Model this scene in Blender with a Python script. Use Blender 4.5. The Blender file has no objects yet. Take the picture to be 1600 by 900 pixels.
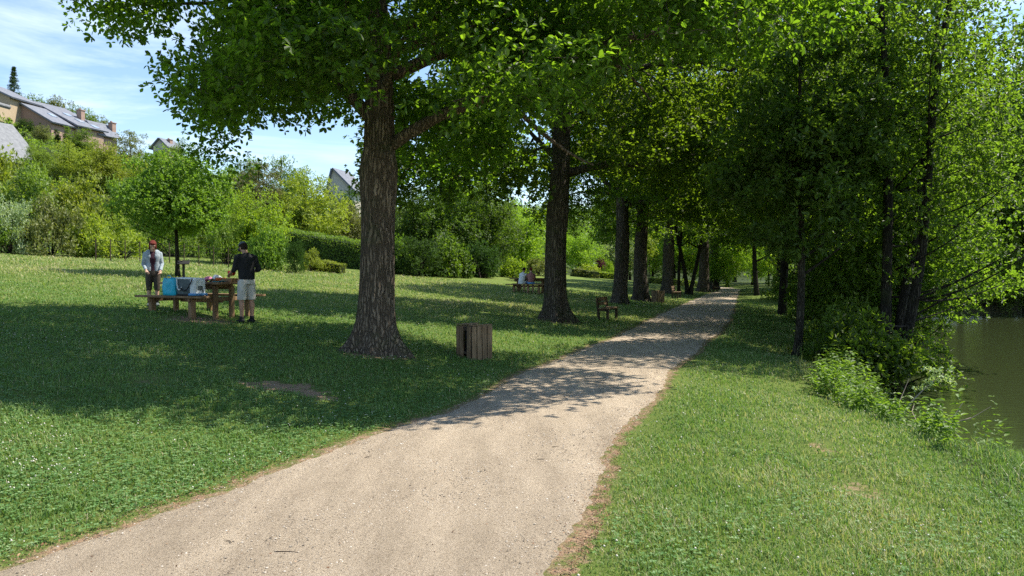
import bpy, bmesh, math, random
import numpy as np
from mathutils import Vector, Matrix
R = math.radians
PI = math.pi
rnd = random.Random(7)
S = bpy.context.scene
COL = S.collection

# ------------------------------------------------------------------ camera, sky, sun, exposure
FPX, HC, PITCH = 1186.0, 1.8, math.atan(25 / 1186)
cam = bpy.data.objects.new('camera', bpy.data.cameras.new('camera'))
cam.data.sensor_width = 36
cam.data.lens = 36 * FPX / 1600
cam.data.clip_end = 3000
cam.location = (0, 0, HC)
cam.rotation_euler = (R(90) - PITCH, 0, 0)
COL.objects.link(cam)
S.camera = cam
SUN_EL, SUN_AZ = 56, 74          # azimuth clockwise from +Y
w = bpy.data.worlds.new('World'); S.world = w; w.use_nodes = True
nt = w.node_tree; N = nt.nodes; L = nt.links
bg = N['Background']
sky = N.new('ShaderNodeTexSky'); sky.sky_type = 'NISHITA'; sky.sun_disc = False
sky.sun_elevation = R(SUN_EL); sky.sun_rotation = R(SUN_AZ); sky.altitude = 50
sky.air_density = 1.0; sky.dust_density = .2; sky.ozone_density = 2.5
tc = N.new('ShaderNodeTexCoord')
mp = N.new('ShaderNodeMapping'); mp.inputs['Scale'].default_value = (1.5, 1.5, 9.0); mp.inputs['Rotation'].default_value = (R(9), R(-12), 0)
nz = N.new('ShaderNodeTexNoise'); nz.inputs['Scale'].default_value = 1.7; nz.inputs['Detail'].default_value = 9; nz.inputs['Roughness'].default_value = .62; nz.inputs['Distortion'].default_value = .5
cr = N.new('ShaderNodeValToRGB'); cr.color_ramp.elements[0].position = .53; cr.color_ramp.elements[1].position = .82
cr.color_ramp.elements[1].color = (.7, .7, .7, 1)
mx = N.new('ShaderNodeMix'); mx.data_type = 'RGBA'
mx.inputs[7].default_value = (6.2, 6.9, 7.9, 1)
L.new(tc.outputs['Generated'], mp.inputs['Vector']); L.new(mp.outputs[0], nz.inputs['Vector']); L.new(nz.outputs['Fac'], cr.inputs['Fac'])
L.new(cr.outputs['Color'], mx.inputs[0]); L.new(sky.outputs[0], mx.inputs[6]); L.new(mx.outputs[2], bg.inputs['Color'])
bg.inputs['Strength'].default_value = .13
tosun = Vector((math.sin(R(SUN_AZ)) * math.cos(R(SUN_EL)), math.cos(R(SUN_AZ)) * math.cos(R(SUN_EL)), math.sin(R(SUN_EL))))
sun = bpy.data.objects.new('sun', bpy.data.lights.new('sun', 'SUN'))
sun.data.energy = 5.0; sun.data.angle = R(.5); sun.data.color = (1, .94, .84)
sun.rotation_euler = tosun.to_track_quat('Z', 'Y').to_euler(); sun.location = (40, 0, 60)
COL.objects.link(sun)
S.view_settings.view_transform = 'Standard'; S.view_settings.look = 'None'
S.view_settings.gamma = 1; S.view_settings.use_curve_mapping = False
S.view_settings.exposure = 0.84
cy = S.cycles
cy.max_bounces = 6; cy.diffuse_bounces = 3; cy.glossy_bounces = 2; cy.transmission_bounces = 4; cy.transparent_max_bounces = 4
cy.caustics_reflective = False; cy.caustics_refractive = False
cy.use_denoising = False

# ------------------------------------------------------------------ camera maths (photo pixels 1600 x 900 -> world)
cp, sp = math.cos(PITCH), math.sin(PITCH)
def ray(px, py):
    u, v = (px - 800) / FPX, (450 - py) / FPX
    return np.array([u, cp + v * sp, -sp + v * cp])
def at(px, py, Y):
    d = ray(px, py)
    return np.array([0, 0, HC]) + d * (Y / d[1])
def proj(P):
    P = np.asarray(P, float); x, y, z = P[..., 0], P[..., 1], P[..., 2] - HC
    dep = np.maximum(y * cp - z * sp, .05)
    return 800 + FPX * x / dep, 450 - FPX * (y * sp + z * cp) / dep

# ------------------------------------------------------------------ terrain functions
PY = np.array([-60, 0, 2.5, 4.64, 6.0, 7.62, 9.93, 13.5, 21.3, 32.8, 57.7, 78, 100, 130, 700.])
PXL = np.array([-28, -5.0, -4.0, -3.13, -2.62, -1.93, -.84, .10, 2.87, 6.37, 14.4, 21.5, 24, 21, 0.])
QY = np.array([-60, 0, 2.5, 4.6, 6.0, 8.0, 10.9, 14.7, 25.1, 35.6, 61, 80, 100, 130, 700.])
QXR = np.array([-24, -.55, -.1, .38, .71, 1.22, 2.12, 3.35, 7.2, 10.5, 18.3, 24.2, 26.5, 24, 3.])
def XL(Y): return np.interp(Y, PY, PXL)
def XR(Y): return np.interp(Y, QY, QXR)
def wobL(Y): return .05 * np.sin(1.3 * Y) + .025 * np.sin(5.3 * Y + np.sin(2 * Y)) + .015 * np.sin(14.7 * Y + 2 * np.sin(3.1 * Y)) + .012 * np.sin(31 * Y)
def wobR(Y): return .05 * np.sin(1.1 * Y + 2) + .02 * np.sin(4.9 * Y + np.sin(1.7 * Y)) + .015 * np.sin(13.9 * Y + 2 * np.sin(2.3 * Y)) + .012 * np.sin(29 * Y)
def sst(a, b, x):
    t = np.clip((x - a) / (b - a), 0, 1); return t * t * (3 - 2 * t)
WATER = -.8
def BS(Y): return 1.05 * (1 - sst(8.0, 12.0, np.asarray(Y, float)))      # wider grass strip close to the camera
def H(X, Y):
    X = np.asarray(X, float); Y = np.asarray(Y, float)
    xc = (XL(Y) + XR(Y)) / 2
    d = (xc - X) * .95
    t = np.maximum(d - 1.5, 0); t = t * t / (t + .6)
    tq = np.minimum(t, 34)
    h = .105 * tq - .0006 * tq * tq
    e = np.maximum(t - 33, 0); e = e * e / (e + 6)
    h = h + .42 * np.minimum(e, 50) * sst(10, 45, Y)
    dr = X - XR(Y) - .25 * np.sin(.9 * Y) - .15 * np.sin(2.3 * Y + 1)
    dr = np.where(dr > 0, dr * 3.6 / (3.6 + BS(Y)), dr)
    hr = -.11 * np.clip(dr - .3, 0, 3.2) - 1.2 * sst(2.85, 4.6, dr)
    wf = np.maximum(sst(47, 51, Y + .12 * (X - 25)), sst(44, 50, X))
    hr = hr * (1 - wf) + .15 * wf * sst(0, 4, dr)
    h = np.where(dr > 0, hr, h)
    h = np.maximum(h, 24 * sst(170, 330, Y) + h * (1 - sst(170, 300, Y)))
    h = h + (.03 * np.sin(.7 * X + .3 * Y) * np.sin(.5 * Y - .2 * X) + .012 * np.sin(2.2 * X) * np.sin(1.9 * Y)) * sst(0, 1.5, np.maximum(d - 1.6, dr))
    return h
def G(px, py):
    d = ray(px, py); t = 2.0
    while t < 400:
        p = np.array([0, 0, HC]) + d * t
        if p[2] <= H(p[0], p[1]): break
        t += .02 + t * .002
    return p
def onG(px, Y):
    X = (px - 800) / FPX * Y
    return np.array([X, Y, float(H(X, Y))])

# ------------------------------------------------------------------ object helpers
def tag(o, label=None, cat=None, group=None, kind=None):
    if label: o['label'] = label
    if cat: o['category'] = cat
    if group: o['group'] = group
    if kind: o['kind'] = kind
    return o
def empty(name, loc, rz=0, **k):
    o = bpy.data.objects.new(name, None); COL.objects.link(o)
    o.location = tuple(float(v) for v in loc); o.rotation_euler = (0, 0, rz); o.empty_display_size = .2
    return tag(o, **k)
def link(name, me, parent=None, mats=None):
    o = bpy.data.objects.new(name, me); COL.objects.link(o)
    if parent: o.parent = parent
    if mats:
        for m in (mats if isinstance(mats, (list, tuple)) else [mats]): me.materials.append(m)
    return o
def npmesh(name, V, F, v=None, smooth=False, midx=None):
    """V (n,3), F (m,k) all faces with k corners"""
    V = np.ascontiguousarray(V, dtype=np.float32); F = np.ascontiguousarray(F, dtype=np.int32)
    me = bpy.data.meshes.new(name); m, k = F.shape
    me.vertices.add(len(V)); me.vertices.foreach_set('co', V.ravel())
    me.loops.add(m * k); me.loops.foreach_set('vertex_index', F.ravel())
    me.polygons.add(m); me.polygons.foreach_set('loop_start', np.arange(0, m * k, k, dtype=np.int32))
    me.polygons.foreach_set('loop_total', np.full(m, k, dtype=np.int32))
    me.polygons.foreach_set('use_smooth', np.full(m, smooth, dtype=bool))
    if midx is not None: me.polygons.foreach_set('material_index', np.asarray(midx, dtype=np.int32))
    me.update(calc_edges=True)
    if v is not None:
        a = me.attributes.new('v', 'FLOAT', 'FACE'); a.data.foreach_set('value', np.asarray(v, dtype=np.float32))
    return me
def bmmesh(name, bm, smooth=False):
    me = bpy.data.meshes.new(name); bm.to_mesh(me); bm.free()
    if smooth:
        for p in me.polygons: p.use_smooth = True
    return me
def box(bm, c, s, rz=0, rx=0, ry=0, bev=0.0, mi=0, taper=None):
    M = Matrix.Translation(Vector(c)) @ Matrix.Rotation(rz, 4, 'Z') @ Matrix.Rotation(ry, 4, 'Y') @ Matrix.Rotation(rx, 4, 'X') @ Matrix.Diagonal((s[0], s[1], s[2], 1))
    r = bmesh.ops.create_cube(bm, size=1, matrix=M)
    vs = r['verts']
    fs = list({f for v in vs for f in v.link_faces})
    for f in fs: f.material_index = mi
    if bev > 0:
        es = list({e for v in vs for e in v.link_edges})
        bmesh.ops.bevel(bm, geom=es, offset=bev, segments=1, affect='EDGES')
    return vs
def tube_np(P, r, sides=8, cap=False):
    P = np.asarray(P, float); n = len(P); r = np.broadcast_to(np.asarray(r, float), (n,))
    T = np.gradient(P, axis=0); T /= np.linalg.norm(T, axis=1)[:, None] + 1e-9
    ref = np.array([0, 0, 1.]) if abs(T[:, 2]).mean() < .75 else np.array([0, 1., 0])
    A = np.cross(T, ref); A /= np.linalg.norm(A, axis=1)[:, None] + 1e-9
    B = np.cross(T, A)
    th = np.linspace(0, 2 * PI, sides, endpoint=False)
    V = P[:, None, :] + r[:, None, None] * (np.cos(th)[None, :, None] * A[:, None, :] + np.sin(th)[None, :, None] * B[:, None, :])
    i = np.arange(n - 1)[:, None] * sides; j = np.arange(sides)[None, :]; jn = (j + 1) % sides
    F = np.stack([i + j, i + jn, i + sides + jn, i + sides + j], -1).reshape(-1, 4)
    return V.reshape(-1, 3), F
class Acc:
    def __init__(s): s.V = []; s.F = []; s.n = 0; s.v = []
    def add(s, V, F, v=None):
        s.V.append(V); s.F.append(F + s.n); s.n += len(V)
        if v is not None: s.v.append(v)
    def tube(s, P, r, sides=6): s.add(*tube_np(P, r, sides))
    def mesh(s, name, smooth=True):
        return npmesh(name, np.concatenate(s.V), np.concatenate(s.F), np.concatenate(s.v) if s.v else None, smooth)

# ------------------------------------------------------------------ materials
def mat(name, col=(.5, .5, .5), rough=.7, spec=.3, metal=0):
    m = bpy.data.materials.new(name); m.use_nodes = True
    b = m.node_tree.nodes['Principled BSDF']
    b.inputs['Base Color'].default_value = (*col, 1); b.inputs['Roughness'].default_value = rough
    b.inputs['Specular IOR Level'].default_value = spec; b.inputs['Metallic'].default_value = metal
    return m
def ramp(nt, fac, stops):
    c = nt.nodes.new('ShaderNodeValToRGB'); e = c.color_ramp.elements
    while len(e) < len(stops): e.new(.5)
    for el, (p, col) in zip(e, stops): el.position = p; el.color = (*col, 1) if len(col) == 3 else col
    nt.links.new(fac, c.inputs['Fac']); return c.outputs['Color']
def noise(nt, scale, detail=4, rough=.55, vec=None, mscale=None, dist=0, kind='ShaderNodeTexNoise'):
    if vec is None: vec = nt.nodes.new('ShaderNodeTexCoord').outputs['Object']
    if mscale:
        mpn = nt.nodes.new('ShaderNodeMapping'); mpn.inputs['Scale'].default_value = mscale
        nt.links.new(vec, mpn.inputs['Vector']); vec = mpn.outputs[0]
    n = nt.nodes.new(kind); n.inputs['Scale'].default_value = scale
    if kind == 'ShaderNodeTexNoise':
        n.inputs['Detail'].default_value = detail; n.inputs['Roughness'].default_value = rough; n.inputs['Distortion'].default_value = dist
        o = n.outputs['Fac']
    else: o = n.outputs['Distance']
    nt.links.new(vec, n.inputs['Vector']); return o
def mixc(nt, fac, a, b, mode='MIX'):
    m = nt.nodes.new('ShaderNodeMix'); m.data_type = 'RGBA'; m.blend_type = mode
    for s, i in ((fac, 0), (a, 6), (b, 7)):
        if isinstance(s, (int, float)): m.inputs[i].default_value = s
        elif isinstance(s, tuple): m.inputs[i].default_value = (*s, 1)
        else: nt.links.new(s, m.inputs[i])
    return m.outputs[2]
def math_(nt, op, a, b=0.5):
    m = nt.nodes.new('ShaderNodeMath'); m.operation = op
    for s, i in ((a, 0), (b, 1)):
        if isinstance(s, (int, float)): m.inputs[i].default_value = s
        else: nt.links.new(s, m.inputs[i])
    return m.outputs[0]
def bump(nt, h, strength, dist, normal=None):
    b = nt.nodes.new('ShaderNodeBump'); b.inputs['Strength'].default_value = strength; b.inputs['Distance'].default_value = dist
    nt.links.new(h, b.inputs['Height'])
    if normal: nt.links.new(normal, b.inputs['Normal'])
    return b.outputs[0]
def attr(nt, name):
    a = nt.nodes.new('ShaderNodeAttribute'); a.attribute_name = name; return a.outputs['Fac']

def leafmat(name, dark, mid, light, transl=.42, tcol=None, rough=.5, spec=.35, gain=1.4):
    dark, mid, light = [tuple(min(.8, x * gain) for x in c) for c in (dark, mid, light)]
    m = bpy.data.materials.new(name); m.use_nodes = True; t = m.node_tree
    b = t.nodes['Principled BSDF']; out = t.nodes['Material Output']
    v = attr(t, 'v')
    c = ramp(t, v, [(0, dark), (.5, mid), (1, light)])
    oi = t.nodes.new('ShaderNodeObjectInfo')
    hv = t.nodes.new('ShaderNodeHueSaturation')
    t.links.new(c, hv.inputs['Color'])
    t.links.new(math_(t, 'ADD', math_(t, 'MULTIPLY', oi.outputs['Random'], .022), .480), hv.inputs['Hue'])
    t.links.new(math_(t, 'ADD', math_(t, 'MULTIPLY', oi.outputs['Random'], .3), .85), hv.inputs['Value'])
    c = hv.outputs[0]
    t.links.new(c, b.inputs['Base Color']); b.inputs['Roughness'].default_value = rough; b.inputs['Specular IOR Level'].default_value = spec
    tr = t.nodes.new('ShaderNodeBsdfTranslucent')
    tl = mixc(t, 1.0, c, tcol or (2.0, 2.1, .7), 'MULTIPLY')
    t.links.new(tl, tr.inputs['Color'])
    ms = t.nodes.new('ShaderNodeMixShader'); ms.inputs[0].default_value = transl
    t.links.new(b.outputs[0], ms.inputs[1]); t.links.new(tr.outputs[0], ms.inputs[2]); t.links.new(ms.outputs[0], out.inputs['Surface'])
    return m
LM = {
 'oak': leafmat('oak_leaf', (.034, .062, .010), (.060, .102, .014), (.098, .150, .020), .5, (4.4, 4.9, 1.3), gain=.84),
 'alder': leafmat('alder_leaf', (.034, .064, .012), (.066, .112, .018), (.115, .175, .028), .5, (3.5, 3.9, 1.2), gain=.88),
 'lime': leafmat('lime_leaf', (.06, .105, .018), (.105, .165, .028), (.17, .235, .045), .4),
 'yellow': leafmat('yellow_green_leaf', (.085, .125, .018), (.15, .2, .028), (.23, .27, .05), .4),
 'mid': leafmat('mid_green_leaf', (.045, .085, .014), (.08, .135, .022), (.125, .19, .035), .4),
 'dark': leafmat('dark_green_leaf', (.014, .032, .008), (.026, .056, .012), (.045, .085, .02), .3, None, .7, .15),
 'silver': leafmat('silver_leaf', (.12, .16, .09), (.19, .24, .14), (.27, .32, .20), .3),
 'olive': leafmat('olive_leaf', (.07, .085, .025), (.11, .13, .04), (.15, .17, .06), .3),
 'brown': leafmat('bronze_leaf', (.05, .055, .025), (.085, .085, .04), (.12, .12, .05), .3),
 'red': leafmat('purple_leaf', (.05, .018, .022), (.09, .03, .035), (.14, .05, .05), .3, (1.6, 1, 1)),
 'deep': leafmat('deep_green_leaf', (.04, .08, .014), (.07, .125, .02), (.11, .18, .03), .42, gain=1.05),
 'bright': leafmat('bright_leaf', (.075, .13, .014), (.13, .2, .022), (.19, .28, .035), .45),
}
def barkmat(name, c1, c2, c3, sc=1.0, moss=0.0):
    sc = sc * 1.25
    m = mat(name, rough=.92, spec=.15); t = m.node_tree; b = t.nodes['Principled BSDF']
    tcn = t.nodes.new('ShaderNodeTexCoord').outputs['Object']
    n1 = noise(t, 9 * sc, 6, .6, tcn, (1.0, 1.0, .09), .9)
    n2 = noise(t, 3.0 * sc, 4, .5, tcn)
    vo = t.nodes.new('ShaderNodeTexVoronoi'); vo.feature = 'DISTANCE_TO_EDGE'; vo.inputs['Scale'].default_value = 15 * sc
    mpn = t.nodes.new('ShaderNodeMapping'); mpn.inputs['Scale'].default_value = (1, 1, .09)
    dn = t.nodes.new('ShaderNodeTexNoise'); dn.inputs['Scale'].default_value = 5
    t.links.new(tcn, dn.inputs['Vector'])
    add = t.nodes.new('ShaderNodeMix'); add.data_type = 'VECTOR'; add.inputs[0].default_value = .12
    t.links.new(tcn, add.inputs[4]); t.links.new(dn.outputs['Color'], add.inputs[5]); t.links.new(add.outputs[1], mpn.inputs['Vector'])
    t.links.new(mpn.outputs[0], vo.inputs['Vector'])
    crack = math_(t, 'MINIMUM', math_(t, 'MULTIPLY', vo.outputs['Distance'], 4.0), 1.0)
    col = ramp(t, n1, [(.3, c1), (.55, c2), (.75, c3)])
    col = mixc(t, n2, col, mixc(t, .5, col, c1))
    col = mixc(t, crack, tuple(x * .5 for x in c1), col)
    if moss > 0:
        mm = ramp(t, noise(t, 2.2, 5, .6, tcn), [(.52, (0, 0, 0)), (.68, (moss,) * 3)])
        col = mixc(t, mm, col, (.05, .07, .02))
    t.links.new(col, b.inputs['Base Color'])
    hh = math_(t, 'ADD', crack, math_(t, 'MULTIPLY', n1, .8))
    t.links.new(bump(t, hh, 1.0, .035), b.inputs['Normal'])
    return m
BARK = barkmat('oak_bark', (.15, .112, .078), (.28, .212, .15), (.40, .315, .23), 1.0, .45)
BARKG = barkmat('grey_oak_bark', (.10, .08, .06), (.19, .155, .118), (.29, .24, .18), 1.0, .6)
BARK2 = barkmat('dark_bark', (.035, .03, .024), (.07, .06, .045), (.12, .10, .08), 1.5, .4)
BARK3 = barkmat('smooth_bark', (.06, .05, .038), (.11, .095, .07), (.17, .15, .11), 1.6, .2)

# ground material ---------------------------------------------------
m = GRD = mat('lawn_ground', rough=.95, spec=.1); t = m.node_tree; b = t.nodes['Principled BSDF']
tco = t.nodes.new('ShaderNodeTexCoord').outputs['Object']
big = noise(t, .22, 5, .6, tco); med = noise(t, 1.6, 5, .6, tco); fine = noise(t, 26, 4, .7, tco); vf = noise(t, 110, 3, .7, tco)
g = ramp(t, big, [(.3, (.10, .13, .03)), (.5, (.165, .18, .05)), (.7, (.24, .225, .085))])
g = mixc(t, .5, g, ramp(t, med, [(.3, (.05, .09, .016)), (.55, (.09, .14, .026)), (.75, (.17, .18, .06))]))
g = mixc(t, .55, g, ramp(t, fine, [(.3, (.035, .06, .012)), (.6, (.10, .15, .03)), (.8, (.19, .22, .06))]))
soilc = ramp(t, fine, [(.3, (.24, .155, .095)), (.5, (.36, .24, .15)), (.7, (.47, .34, .22))])
so = attr(t, 'soil')
sf = ramp(t, math_(t, 'ADD', so, math_(t, 'MULTIPLY', math_(t, 'SUBTRACT', noise(t, 7, 6, .7, tco), .5), 1.1)), [(.42, (0, 0, 0)), (.62, (1, 1, 1))])
g = mixc(t, 1.0, g, (1.35, 1.35, 1.35), 'MULTIPLY'); g = mixc(t, sf, g, soilc)
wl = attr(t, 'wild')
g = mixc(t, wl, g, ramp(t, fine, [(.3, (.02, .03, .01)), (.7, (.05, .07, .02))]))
t.links.new(g, b.inputs['Base Color'])
t.links.new(bump(t, math_(t, 'ADD', fine, math_(t, 'MULTIPLY', vf, .5)), .9, .05), b.inputs['Normal'])
# path material
m = PTH = mat('sandy_path', rough=.95, spec=.12); t = m.node_tree; b = t.nodes['Principled BSDF']
tco = t.nodes.new('ShaderNodeTexCoord').outputs['Object']
big = noise(t, .5, 5, .6, tco); med = noise(t, 5, 6, .65, tco); fine = noise(t, 55, 5, .8, tco); gr = noise(t, 150, 3, .7, tco)
c = ramp(t, med, [(.25, (.34, .285, .21)), (.5, (.44, .375, .285)), (.75, (.53, .46, .36))])
c = mixc(t, .3, c, ramp(t, big, [(.3, (.30, .22, .15)), (.7, (.46, .37, .27))]))
c = mixc(t, .6, c, ramp(t, fine, [(.30, (.07, .055, .045)), (.42, (.32, .265, .195)), (.58, (.45, .38, .29)), (.72, (.78, .70, .60))]))
c = mixc(t, .35, c, ramp(t, gr, [(.3, (.16, .12, .09)), (.5, (.37, .29, .2)), (.75, (.6, .5, .4))]))
pk = ramp(t, noise(t, 38, 4, .9, tco), [(.36, (.42, .38, .34)), (.44, (1, 1, 1)), (.60, (1, 1, 1)), (.68, (1.35, 1.35, 1.35))]); c = mixc(t, 1.0, c, pk, 'MULTIPLY')
trk = ramp(t, noise(t, 1.0, 5, .65, tco, (2.2, .45, 1)), [(.35, (.78, .77, .76)), (.65, (1.12, 1.12, 1.12))])
c = mixc(t, 1.0, c, trk, 'MULTIPLY'); c = mixc(t, 1.0, c, (1.29, 1.275, 1.245), 'MULTIPLY')
ed = attr(t, 'edge')
ef = ramp(t, math_(t, 'ADD', ed, math_(t, 'MULTIPLY', math_(t, 'SUBTRACT', noise(t, 9, 6, .75, tco), .5), .9)), [(.45, (0, 0, 0)), (.85, (1, 1, 1))])
c = mixc(t, ef, c, ramp(t, fine, [(.3, (.09, .042, .024)), (.55, (.21, .10, .055)), (.8, (.32, .19, .115))]))
t.links.new(c, b.inputs['Base Color'])
t.links.new(bump(t, math_(t, 'ADD', math_(t, 'ADD', fine, math_(t, 'MULTIPLY', med, .8)), math_(t, 'MULTIPLY', gr, .5)), 1.0, .03), b.inputs['Normal'])
# water
m = WTR = mat('pond_water', (.02, .026, .009), .02, .6); t = m.node_tree; b = t.nodes['Principled BSDF']
b.inputs['IOR'].default_value = 1.33
tco = t.nodes.new('ShaderNodeTexCoord').outputs['Object']
rp = noise(t, 2.2, 4, .6, tco, (1.0, 2.6, 1)); rp2 = noise(t, 9, 3, .6, tco, (1, 2.2, 1))
t.links.new(bump(t, math_(t, 'ADD', rp, math_(t, 'MULTIPLY', rp2, .25)), .22, .05), b.inputs['Normal'])
speck = ramp(t, noise(t, 9, 3, .8, tco, (1, 1, 1)), [(.735, (0, 0, 0)), (.76, (.35, .35, .35))])
t.links.new(mixc(t, speck, (.036, .046, .018), (.35, .35, .22)), b.inputs['Base Color'])
def woodmat(name, c1, c2, sc=1):
    m = mat(name, rough=.85, spec=.2); t = m.node_tree; b = t.nodes['Principled BSDF']
    tco = t.nodes.new('ShaderNodeTexCoord').outputs['Object']
    n1 = noise(t, 6 * sc, 6, .65, tco, (4, 4, .5) if sc > 0 else (1, 1, 1), .5); n2 = noise(t, 2.5, 3, .5, tco)
    c = ramp(t, n1, [(.3, c1), (.7, c2)]); c = mixc(t, ramp(t, n2, [(.35, (0, 0, 0)), (.7, (.6, .6, .6))]), c, tuple(x * .55 for x in c1))
    t.links.new(c, b.inputs['Base Color']); t.links.new(bump(t, n1, .6, .006), b.inputs['Normal'])
    return m
WOODV = woodmat('weathered_wood', (.15, .095, .052), (.36, .25, .15))
WOODD = woodmat('dark_weathered_wood', (.05, .036, .025), (.12, .085, .058))
WOODT = woodmat('table_wood', (.17, .10, .052), (.36, .235, .13))

# ------------------------------------------------------------------ ground sheet
def steps(a, b, s0, g0=1.0):
    o = [a]; s = s0
    while o[-1] < b: o.append(o[-1] + s); s *= g0
    return o
ys = sorted(set([round(v, 3) for v in [-60, -40, -25, -15, -8, -4, -2, 0, 1.5] + steps(2.5, 16, .15) + steps(16.2, 760, .22, 1.03)]))
xs_r = steps(0, 9, .15) + steps(9.2, 760, .2, 1.045)
xs = sorted(set([round(v, 3) for v in xs_r + [-v for v in xs_r]]))
XX, YY = np.meshgrid(xs, ys)
ZZ = H(XX, YY)
V = np.stack([XX, YY, ZZ], -1).reshape(-1, 3)
ny, nx = XX.shape
i = np.arange(ny - 1)[:, None] * nx + np.arange(nx - 1)[None, :]
F = np.stack([i, i + 1, i + nx + 1, i + nx], -1).reshape(-1, 4)
me = npmesh('ground', V, F, smooth=True)
dirt = G(455, 608); dirt2 = G(230, 592); dirtR = [G(1340, 770), G(1280, 700), G(1180, 655)]
def soil(X, Y):
    dl = XL(Y) + wobL(Y) - X; dr = X - XR(Y) - wobR(Y)
    dd = np.maximum(dl, dr)
    s = np.exp(-(np.maximum(dd + .02, 0) / .10) ** 2) * .45 + .12 * np.exp(-(dd / .7) ** 2)
    qx = X - dirt[0] + .12 * np.sin(6 * Y) + .06 * np.sin(17 * Y + 3 * X); qy = Y - dirt[1] + .35 * (X - dirt[0]) + .12 * np.sin(5 * X + 1) + .07 * np.sin(13 * X)
    s = np.maximum(s, 1.5 * np.exp(-((qx / .72) ** 2 + (qy / .36) ** 2)) * (.75 + .35 * np.sin(9 * X + 2) * np.sin(11 * Y)))
    s = np.maximum(s, .5 * np.exp(-(((X - dirt2[0]) / .4) ** 2 + ((Y - dirt2[1]) / .5) ** 2)))
    for q, a in zip(dirtR, (.6, .55, .45)):
        s = np.maximum(s, a * np.exp(-(((X - q[0]) / .35) ** 2 + ((Y - q[1]) / .45) ** 2)))
    for q in (G(592, 553), G(868, 502), G(310, 500)):
        s = np.maximum(s, .75 * np.exp(-(((X - q[0]) / 1.0) ** 2 + ((Y - q[1]) / 1.0) ** 2)))
    s = np.maximum(s, .9 * sst(3.3, 3.8, dr * 3.6 / (3.6 + BS(Y))) * (Y < 60))
    return s
a = me.attributes.new('soil', 'FLOAT', 'POINT'); a.data.foreach_set('value', soil(XX, YY).ravel().astype(np.float32))
dL = ((XL(YY) + XR(YY)) / 2 - XX) * .95
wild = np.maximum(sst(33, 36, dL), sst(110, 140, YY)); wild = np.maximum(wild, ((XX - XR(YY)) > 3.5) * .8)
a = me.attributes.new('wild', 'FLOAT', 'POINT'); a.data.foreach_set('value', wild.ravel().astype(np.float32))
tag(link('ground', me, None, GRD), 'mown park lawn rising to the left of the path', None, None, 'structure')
# path
yr = np.array(steps(-30, 2, .6) + steps(2.05, 16, .05) + steps(16.1, 125, .1, 1.02))
u = np.linspace(0, 1, 29); yc = yr[:, None] + 0 * u[None, :]
xl = (XL(yr) + wobL(yr))[:, None]; xr_ = (XR(yr) + wobR(yr))[:, None]
xp = xl + (xr_ - xl) * u[None, :]
zp = H(xp, yc) + .022 - .05 * np.abs(2 * u - 1)[None, :] ** 10 + .006 * np.sin(3 * xp) * np.sin(2.2 * yc)
V = np.stack([xp, yc, zp], -1).reshape(-1, 3); nn = len(u)
i = np.arange(len(yr) - 1)[:, None] * nn + np.arange(nn - 1)[None, :]
F = np.stack([i, i + 1, i + nn + 1, i + nn], -1).reshape(-1, 4)
me = npmesh('path', V, F, smooth=True)
wdt = (xr_ - xl)
dm = np.minimum(u[None, :] * wdt * 1.0, (1 - u)[None, :] * wdt)
edge = np.exp(-(dm / .07) ** 1.1) * .85
edge = np.maximum(edge, np.exp(-(((1 - u)[None, :] * wdt) / .11) ** 1.1) * .8)
a = me.attributes.new('edge', 'FLOAT', 'POINT'); a.data.foreach_set('value', edge.ravel().astype(np.float32))
tag(link('path', me, None, PTH), 'pale sandy footpath leading away under the trees', None, None, 'structure')
# water
bm = bmesh.new(); bmesh.ops.create_grid(bm, x_segments=4, y_segments=4, size=1)
me = bmmesh('pond', bm); o = link('water', me, None, WTR); o.location = (45, -12, WATER)
me.transform(Matrix.Diagonal((75, 68, 1, 1)))
tag(o, 'calm brown green pond reflecting the far bank trees', None, None, 'structure')

# ------------------------------------------------------------------ foliage tools
def rn(rng, n): 
    a = rng.normal(size=(n, 3)); return a / (np.linalg.norm(a, axis=1)[:, None] + 1e-9)
def norm(a): return a / (np.linalg.norm(a, axis=-1, keepdims=True) + 1e-9)
def leaves(acc, C, D, Nn, size, rng, v, wr=.5, fine=True, droop=.15):
    """leaf faces: base C, direction D, normal Nn, length size"""
    n = len(C); Lh = (size * rng.uniform(.65, 1.25, n))[:, None]
    D = norm(D); Sd = norm(np.cross(Nn, D)); Nn = norm(np.cross(D, Sd)); W = Lh * wr * .5
    fold = .22
    if fine:
        a0 = C; t0 = C + D * Lh - Nn * Lh * droop
        l1 = C + D * Lh * .30 + Sd * W * .75 + Nn * W * fold; l2 = C + D * Lh * .72 + Sd * W + Nn * W * fold - Nn * Lh * droop * .4
        r1 = C + D * Lh * .30 - Sd * W * .75 + Nn * W * fold; r2 = C + D * Lh * .72 - Sd * W + Nn * W * fold - Nn * Lh * droop * .4
        V = np.stack([a0, l1, l2, t0, r2, r1], 1).reshape(-1, 3)
        k = np.arange(n)[:, None] * 6
        F = np.concatenate([k + np.array([0, 1, 2, 3]), k + np.array([0, 3, 4, 5])], 0)
        acc.add(V, F, np.concatenate([v, v]))
    else:
        V = np.stack([C, C + D * Lh * .55 + Sd * W, C + D * Lh - Nn * Lh * droop, C + D * Lh * .55 - Sd * W], 1).reshape(-1, 3)
        acc.add(V, np.arange(n)[:, None] * 4 + np.array([0, 1, 2, 3]), v)
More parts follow.
